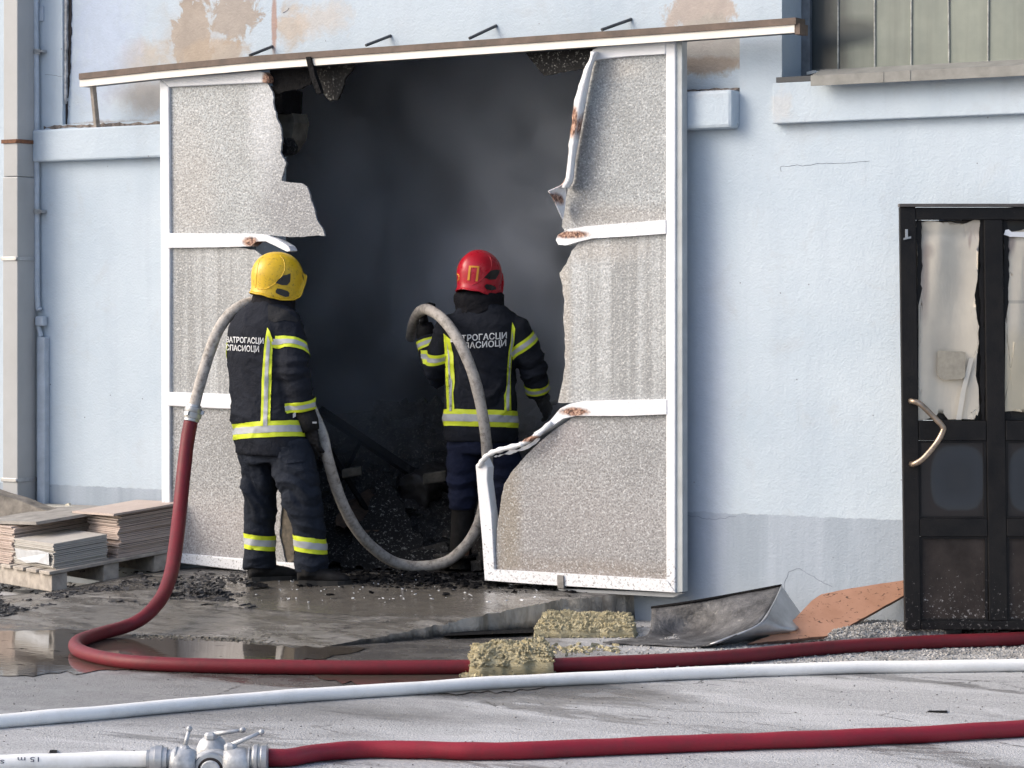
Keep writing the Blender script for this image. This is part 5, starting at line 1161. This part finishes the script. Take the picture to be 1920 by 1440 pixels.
top('insulation_slab', lump([Gd(1002, 1196), Gd(1192, 1196), Gd(1188, 1176), Gd(1020, 1172)], .09, 3, .013, flakes=2600, fs=.65), M_WOOL, 'yellow mineral wool slab on the ground beside the ramp', 'insulation', 'torn pieces of yellow insulation', smooth=True)
top('insulation_slab', lump([Gd(876, 1270), Gd(1036, 1268), Gd(1024, 1236), Gd(898, 1236)], .12, 8, .026, flakes=3000, fs=.7), M_WOOL, 'torn yellow mineral wool piece lying over the dark red hose', 'insulation', 'torn pieces of yellow insulation', smooth=True)
RW = random.Random(9)
wb = MB()
for (u, v, s) in [(RW.gauss(878, 9), RW.gauss(1262, 4), RW.uniform(.004, .012)) for _ in range(110)] + [(RW.uniform(1000, 1160), RW.gauss(1218, 4), RW.uniform(.002, .010)) for _ in range(140)]:
    p = Gd(u, v, s * .5); wb.obox(p, Vector((RW.gauss(0, 1), RW.gauss(0, 1), RW.gauss(0, .4))).normalized() * s * 1.5, Vector((RW.gauss(0, 1), RW.gauss(0, 1), RW.gauss(0, .4))).normalized() * s, (0, 0, s * .7))
top('insulation_crumbs', wb, M_WOOL, 'small yellow crumbs of insulation on the asphalt by the torn slabs', None, kind='stuff')
top('insulation_crumb', lump([Gd(1291, 1250), Gd(1305, 1250), Gd(1304, 1245), Gd(1292, 1245)], .026, 2, .005, 12, 8, 20), M_WOOL, 'small pale crumb of insulation between the red and white hoses', 'insulation')
top('insulation_crumb', lump([Gd(1622, 1168, .03), Gd(1652, 1168, .03), Gd(1650, 1156, .03), Gd(1630, 1156, .03)], .035, 5, .012, 14, 10), simple('ochre_foam', (.48, .33, .14), .9, var=.3, scale=40), 'ochre scrap on the gravel below the orange board', 'insulation')
# bent metal sheet, dark inside and bright zinc outside
bs = thing('bent_metal_sheet', 'sooty bent metal sheet curled up at its bright right end', 'metal sheet', tuple(Gd(1350, 1195)))
def surf(rows, name, mat, parent, su=8, th=.006):
    R_ = [smooth_path(r, su) for r in rows]; cols = list(zip(*R_)); Cc = [smooth_path(list(c), 6) for c in cols]; mb = MB(); a, b = len(Cc), len(Cc[0])
    for i in range(a): mb.v += [p + Vector((0, 0, .004 * noise.noise(p * 9))) for p in Cc[i]]
    for i in range(a - 1):
        for j in range(b - 1): mb.f.append((i * b + j, (i + 1) * b + j, (i + 1) * b + j + 1, i * b + j + 1))
    o = obj(name, mb, mat, parent, smooth=True); s_ = o.modifiers.new('solid', 'SOLIDIFY'); s_.thickness = th; return o
g = G('sooty_zinc', r=.55, metal=.4); p = g.pos(); n = g.noise(p, 7, 6, .7); s = g.noise(g.sc(p, (1, 2.2, 1)), 9, 6, .75)
c = g.mix(g.mr(n, .35, .65), (.035, .035, .038), (.16, .16, .165)); c = g.mix(g.mr(s, .58, .68, 0, .8), c, (.34, .33, .315)); c = g.mix(g.mr(s, .42, .34, 0, .8), c, (.02, .02, .02)); g.set(Base_Color=c); g.bump(g.noise(p, 30, 6, .7), .7, .02); M_SZ = g.m
Zc = 14.55
back = [Gd(1222, 1176, .02) + UP * .10, PD(1300, 1129, 14.55), PD(1380, 1115, 14.50), PD(1465, 1099, 14.40)]
midr = [Gd(1215, 1188, .015), Gd(1290, 1184, .015), PD(1375, 1172, 14.25), PD(1452, 1124, 14.25)]
midf = [Gd(1170, 1198, .012), Gd(1260, 1202, .012), PD(1362, 1194, 14.1), PD(1442, 1140, 14.15)]
front = [Gd(1130, 1204, .012), Gd(1225, 1208, .012), Gd(1330, 1209, .02), PD(1420, 1172, 14.0)]
surf([front, midf, midr, back], 'inner_face', M_SZ, bs)
outr = [[Gd(1332, 1209, .018), PD(1420, 1173, 13.99), PD(1448, 1136, 14.12), PD(1466, 1099, 14.39)], [Gd(1380, 1205, .01), PD(1452, 1180, 14.05), PD(1476, 1152, 14.18), PD(1488, 1130, 14.4)], [Gd(1420, 1199, .005), PD(1486, 1184, 14.1), PD(1500, 1172, 14.2), PD(1508, 1160, 14.38)]]
surf(outr, 'outer_face', M_ZINC, bs)
obj('folded_edge', MB().tube(smooth_path([q + UP * .003 for q in back], 6), .008, 8), M_CHAR, bs, smooth=True)
obj('folded_edge', MB().tube(smooth_path(outr[0], 6), .005, 8), M_ZINC, bs, smooth=True)
# orange board leaning on the wall
g = G('orange_particle_board', r=.8); p = g.pos(); n = g.noise(p, 9, 5, .6); ch = g.noise(g.sc(p, (.7, 1, 2)), 34, 3, .6, 1.0)
c = g.mix(g.mr(n, .3, .7), (.40, .205, .125), (.50, .27, .175)); c = g.mix(g.mr(ch, .61, .66, 0, .85), c, (.05, .03, .022)); g.set(Base_Color=c); g.bump(ch, .3, .006); M_OB = g.m
ob = thing('orange_board', 'orange particle board propped against the wall next to the black door', 'board', tuple(Gd(1550, 1195)))
b0_, b1_, b2_ = PD(1402, 1207, 14.05), PD(1560, 1191, 14.12), PD(1700, 1087, 14.40)
bn = (b1_ - b0_).cross(b2_ - b0_).normalized()
def on_board(u, v, lift=0):
    r = ray(u, v); return CAM + r * ((b0_ - CAM).dot(bn) / r.dot(bn)) + UP * lift
if bn.z < 0: bn = -bn
outl = [on_board(*q) for q in rough([(1402, 1207), (1560, 1191), (1702, 1112), (1760, 1080), (1760, 1076), (1700, 1087), (1590, 1104), (1540, 1114), (1522, 1126), (1490, 1160), (1440, 1194)], .8, 9, 4)]
obj('board_face', MB().prism(outl, -bn * .003), M_OB, ob)
obj('board_core', MB().prism([q - bn * .0035 for q in outl], -bn * .02), simple('raw_board_edge', (.20, .12, .09), .85, var=.4, scale=40), ob)
M_GRV = simple('pale_gravel_bed', (.40, .39, .37), .9, var=.5, scale=60, bump=.9, bscale=90, bd=.02)
top('gravel_mound', lump([Gd(1545, 1212), Gd(1775, 1210), Vector((wx(1775), -.02, 0)), Vector((wx(1590), -.02, 0))], .085, 12, .010, flakes=4500, fs=.5), M_GRV, 'low heap of pale gravel between the orange board and the black door', None, kind='stuff')
toe = lambda rg: Gd(rg.uniform(230, 700), 1196 + rg.gauss(0, 3) + 8 * math.sin(rg.random() * 6), .002)
top('charred_lath', MB().hexa([Gd(832, 1192, .0), Gd(1000, 1186, .0), Gd(1002, 1178, .0), Gd(850, 1184, .0), Gd(832, 1192, .02), Gd(1000, 1186, .022), Gd(1002, 1178, .022), Gd(850, 1184, .02)]), M_CHAR, 'thin charred lath lying along the foot of the ramp', 'lath')
top('charred_lath', MB().hexa([Gd(1738, 1334, .0), Gd(1776, 1335, .0), Gd(1776, 1332, .0), Gd(1742, 1332, .0), Gd(1738, 1334, .004), Gd(1776, 1335, .006), Gd(1776, 1332, .006), Gd(1742, 1332, .004)]), M_CHAR, 'short black chip alone on the asphalt near the bright red hose', 'lath')
top('charred_lath', MB().hexa([Gd(92, 1411, .0), Gd(107, 1411, .0), Gd(107, 1406, .0), Gd(94, 1406, .0), Gd(92, 1411, .01), Gd(107, 1411, .012), Gd(107, 1406, .012), Gd(94, 1406, .01)]), M_CHAR, 'tiny black chip between the white hose and the stamped hose', 'lath')
# weed
RWd = random.Random(2)
wd_ = thing('weed', 'small green weed growing from the crack beside the ramp corner', 'weed', tuple(Gd(1150, 1158)))
M_LEAF = simple('weed_leaf', (.045, .075, .03), .6, var=.4, scale=30)
for k in range(18):
    b0 = Gd(1150 + RWd.uniform(-14, 14), 1158, .0); a = RWd.uniform(0, 2 * pi); l = RWd.uniform(.05, .12); d = Vector((cos(a), sin(a), RWd.uniform(.5, 1.5))).normalized(); s = d.cross(UP).normalized() * l * .16
    t1 = b0 + d * l * .55; t2 = b0 + d * l + Vector((0, 0, -l * .15))
    obj('leaf', MB().add([b0, t1 + s, t1 - s, t2, t1 + UP * .004], [(0, 1, 4), (0, 4, 2), (1, 3, 4), (4, 3, 2)]), M_LEAF, wd_)
# ------------------------------------------------------------------ loose small stuff
def chips(n, place, smin, smax, seed, flat=.5):
    rg = random.Random(seed); mb = MB()
    for _ in range(n):
        q = place(rg)
        if q is None: continue
        s = smin * (smax / smin) ** (rg.random() ** 2.2); a = rg.random() * pi; x = Vector((cos(a), sin(a), rg.gauss(0, .2))); y = Vector((-sin(a), cos(a), rg.gauss(0, .2)))
        c = [q + x * s * sx * rg.uniform(.6, 1.2) + y * s * .7 * sy * rg.uniform(.6, 1.2) + UP * s * flat * (rg.uniform(.6, 1.2) if sz else -.2) for sz in (0, 1) for sx, sy in ((-1, -1), (1, -1), (1, 1), (-1, 1))]
        mb.hexa(c)
    return mb
def on_ramp(u, v):
    z = .1
    for _ in range(5): p = Gd(u, v, z); z = ramp_z(p.x, p.y) if p.y < .5 else .14
    return Gd(u, v, z) if p.x < ramp_r(p.y) - .02 else None
def pl1(rg):
    u = rg.uniform(560, 1110); v = rg.gauss(1082 + (u - 560) * .018, 9); return on_ramp(u, v)
def pl2(rg):
    u = rg.uniform(-40, 480); v = 1166 - abs(rg.gauss(0, 1)) * 46 + rg.gauss(0, 8)
    if noise.fractal(Vector((u * .012, v * .05, 3)), .9, 2, 4) < -.10 + .4 * (rg.random() - .5): return None
    return on_ramp(u, v)
top('charcoal_fragments', chips(1500, pl1, .006, .032, 1), M_CHAR, 'black burnt fragments strewn along the doorway threshold', None, kind='stuff')
top('charcoal_fragments', chips(11000, pl2, .003, .020, 2, .55), simple('grey_ash_crumbs', (.035, .035, .038), .8, var=.7, scale=9), 'dark ash and crumbs spread over the ramp below the board stacks', None, kind='stuff')
top('toe_rubble', chips(900, lambda rg: (lambda u: Gd(u, 1203 + rg.gauss(0, 2.5) - .03 * abs(u - 545) - (0 if u < 545 else .12 * (u - 545)), .0))(rg.uniform(250, 640)), .003, .014, 12, .6), simple('muddy_crumbs', (.13, .12, .10), .85, var=.7, scale=9), 'muddy crumbs along the broken lower edge of the ramp', None, kind='stuff')
top('white_flakes', chips(130, lambda rg: on_ramp(rg.uniform(480, 1100), rg.uniform(1075, 1130)), .003, .010, 3), M_WHITE, 'tiny white plastic flakes on the wet ramp', None, kind='stuff')
for (u, v, l) in ((400, 1140, .11), (330, 1118, .05), (210, 1122, .06), (480, 1098, .06)):
    p = on_ramp(u, v)
    top('charred_splinter', lump([p - RT * l - FW * .03, p + RT * l - FW * .03, p + RT * l * .9 + FW * .04, p - RT * l * .8 + FW * .04], .018, u, .016, 24, 10), M_CHAR,
        {400: 'long charred splinter on the wet ramp right of the rising red hose', 330: 'charred splinter beside the rising part of the dark red hose', 210: 'charred splinter on the mud below the board stacks', 480: 'small charred lump near the left boot of the yellow-helmeted firefighter'}[u], 'splinter')
def gravel_place(rg):
    u = rg.uniform(1120, 1960); lo = 1176 + 8 * noise.noise(Vector((u * .01, 0, 0))); v = rg.uniform(lo, 1258)
    dens = .25 + .75 * sstep(1300, 1500, u) * sstep(1270, 1215, v)
    return Gd(u, v, 0) if rg.random() < dens else None
top('gravel', chips(17000, gravel_place, .0025, .009, 6, .8), simple('pale_gravel_stone', (.36, .35, .335), .85, var=.5, scale=7), 'loose pale gravel between the wall and the hoses', None, kind='stuff')
top('grit', chips(1500, lambda rg: Gd(rg.uniform(-60, 1980), rg.uniform(1205, 1460), 0), .0015, .0045, 7, .7), simple('dark_grit', (.12, .115, .11), .9, var=.9, scale=3), 'fine grit scattered over the asphalt', None, kind='stuff')

# ------------------------------------------------------------------ burnt contents of the hall
def heap():
    mb = MB(); nx, ny = 110, 70; x0, x1, y0, y1 = -2.9, 2.4, .55, 4.2; idx = {}
    for j in range(ny + 1):
        for i in range(nx + 1):
            x = x0 + (x1 - x0) * i / nx; y = y0 + (y1 - y0) * j / ny; q = Vector((x * 2.2, y * 2.2, 4))
            h = .85 * sstep(.5, 1.6, y) * (.75 + .4 * noise.noise(Vector((x * .9, y * .9, 7)))) + .16 * abs(noise.fractal(q, 1, 2, 5)) + .05 * noise.fractal(q * 4, .9, 2, 4) - .02
            mb.v.append(Vector((x, y, .135 + max(0, h)))); idx[i, j] = len(mb.v) - 1
    for j in range(ny):
        for i in range(nx): mb.f.append((idx[i, j], idx[i + 1, j], idx[i + 1, j + 1], idx[i, j + 1]))
    return mb
g = G('burnt_rubble', r=.5, spec=.5); p = g.pos(); n = g.noise(p, 12, 6, .75); gl_ = g.noise(p, 55, 4, .75)
c = g.mix(g.mr(n, .4, .7), (.012, .012, .013), (.085, .078, .070)); c = g.mix(g.mr(gl_, .56, .64, 0, .85), c, (.40, .39, .37)); g.set(Base_Color=c); g.bump(g.ma('ADD', n, gl_), 1, .03); M_RUB = g.m  # pale specks paint highlights into the rubble colour
top('charred_debris', heap(), M_RUB, 'heap of charred debris on the floor of the dark hall', None, kind='stuff', smooth=True, auto=35)
def piece_place():
    rg = random.Random(31); mb = MB()
    for k in range(420):
        x = rg.uniform(-2.2, 1.2); y = .55 + 1.9 * rg.random() ** 1.3
        h = .135 + max(0, .85 * sstep(.5, 1.6, y) * (.75 + .4 * noise.noise(Vector((x * .9, y * .9, 7)))) + .03)
        l = rg.uniform(.02, .13) * (2.2 if rg.random() < .12 else 1); d = Vector((rg.gauss(0, 1), rg.gauss(0, 1), rg.gauss(0, .5))).normalized(); e = d.cross(Vector((rg.gauss(0, 1), rg.gauss(0, 1), rg.gauss(0, 1)))).normalized()
        mb.obox((x, y, h + rg.uniform(0, .06)), d * l, e * l * rg.uniform(.25, .7), d.cross(e) * rg.uniform(.006, .03))
    return mb
top('burnt_fragments', piece_place(), M_RUB, 'tangle of broken burnt pieces lying over the debris heap', None, kind='stuff')
def slab(pts, Z0, Z1, th, name, mat, label, cat):
    P = []
    vs = [q[1] for q in pts]; lo, hi = min(vs), max(vs)
    for u, v in rough(pts, 11, 7, pts[0][0]): P.append(PD(u, v, Z0 + (Z1 - Z0) * (hi - v) / (hi - lo)))
    return top(name, MB().prism(P, FW * th + UP * .01), mat, label, cat)
slab([(640, 1062), (660, 1000), (690, 960), (705, 905), (722, 892), (745, 930), (772, 985), (800, 1030), (838, 1050), (820, 1068), (740, 1070)], 16.55, 17.0, .03, 'charred_sheet', M_CHARPANEL, 'charred pebbled panel piece leaning on the debris beyond the hose loop', 'panel')
slab([(600, 1055), (606, 990), (640, 960), (675, 985), (668, 1060)], 16.6, 17.0, .03, 'charred_sheet', M_CHARPANEL, 'small burnt panel piece right of the yellow firefighter\'s boot', 'panel')
slab([(630, 985), (640, 955), (680, 925), (722, 935), (728, 985), (690, 1000)], 16.7, 17.2, .05, 'burnt_block', simple('burnt_brown_foam', (.07, .045, .03), .9, var=.6, scale=25, bump=.8), 'rusty brown burnt chunk behind the hose loop', 'chunk')
for k, (ua, va, Za, ub, vb, Zb_, r_, lab) in enumerate(((600, 770, 17.6, 800, 905, 17.2, .035, 'long charred beam sloping down across the debris heap'), (590, 800, 17.2, 690, 960, 17.0, .02, 'thin charred batten left of the leaning beam'), (690, 800, 17.8, 640, 900, 17.4, .015, 'thin burnt slat crossing under the sloping beam'), (840, 905, 17.2, 745, 870, 17.6, .02, 'burnt batten beside the red-helmeted firefighter\'s knee'))):
    top('charred_beam', MB().tube([PD(ua, va, Za), PD(ub, vb, Zb_)], r_, 4), M_CHAR, lab, 'beam')
rl_ = MB(); cA, cB = PD(775, 925, 17.1), PD(850, 900, 17.5)
rl_.tube([cA, cA.lerp(cB, .5) + UP * .03, cB], [.11, .12, .11], 16)
top('burnt_roll', wrinkle(remesh(rl_, .02, 1), .02, [], 3, (8, 8, 14)), simple('burnt_membrane', (.022, .019, .017), .55, var=.6, scale=12, bump=.7), 'burnt rolled membrane lying beside the red-helmeted firefighter', 'roll', smooth=True)
for (u, v, l, lab) in ((660, 885, .06, 'pale singed wood block on the debris heap'), (815, 895, .07, 'pale singed board end near the rolled membrane'), (1036, 756, .03, 'pale lump in the dark behind the right door leaf')):
    p = PD(u, v, 16.9); top('singed_block', MB().obox(p, RT * l + UP * .01, FW * .05, UP * l * .45), simple('singed_wood', (.09, .08, .065), .85, var=.6, scale=20, bump=.6), lab, 'block', bevel=.008)
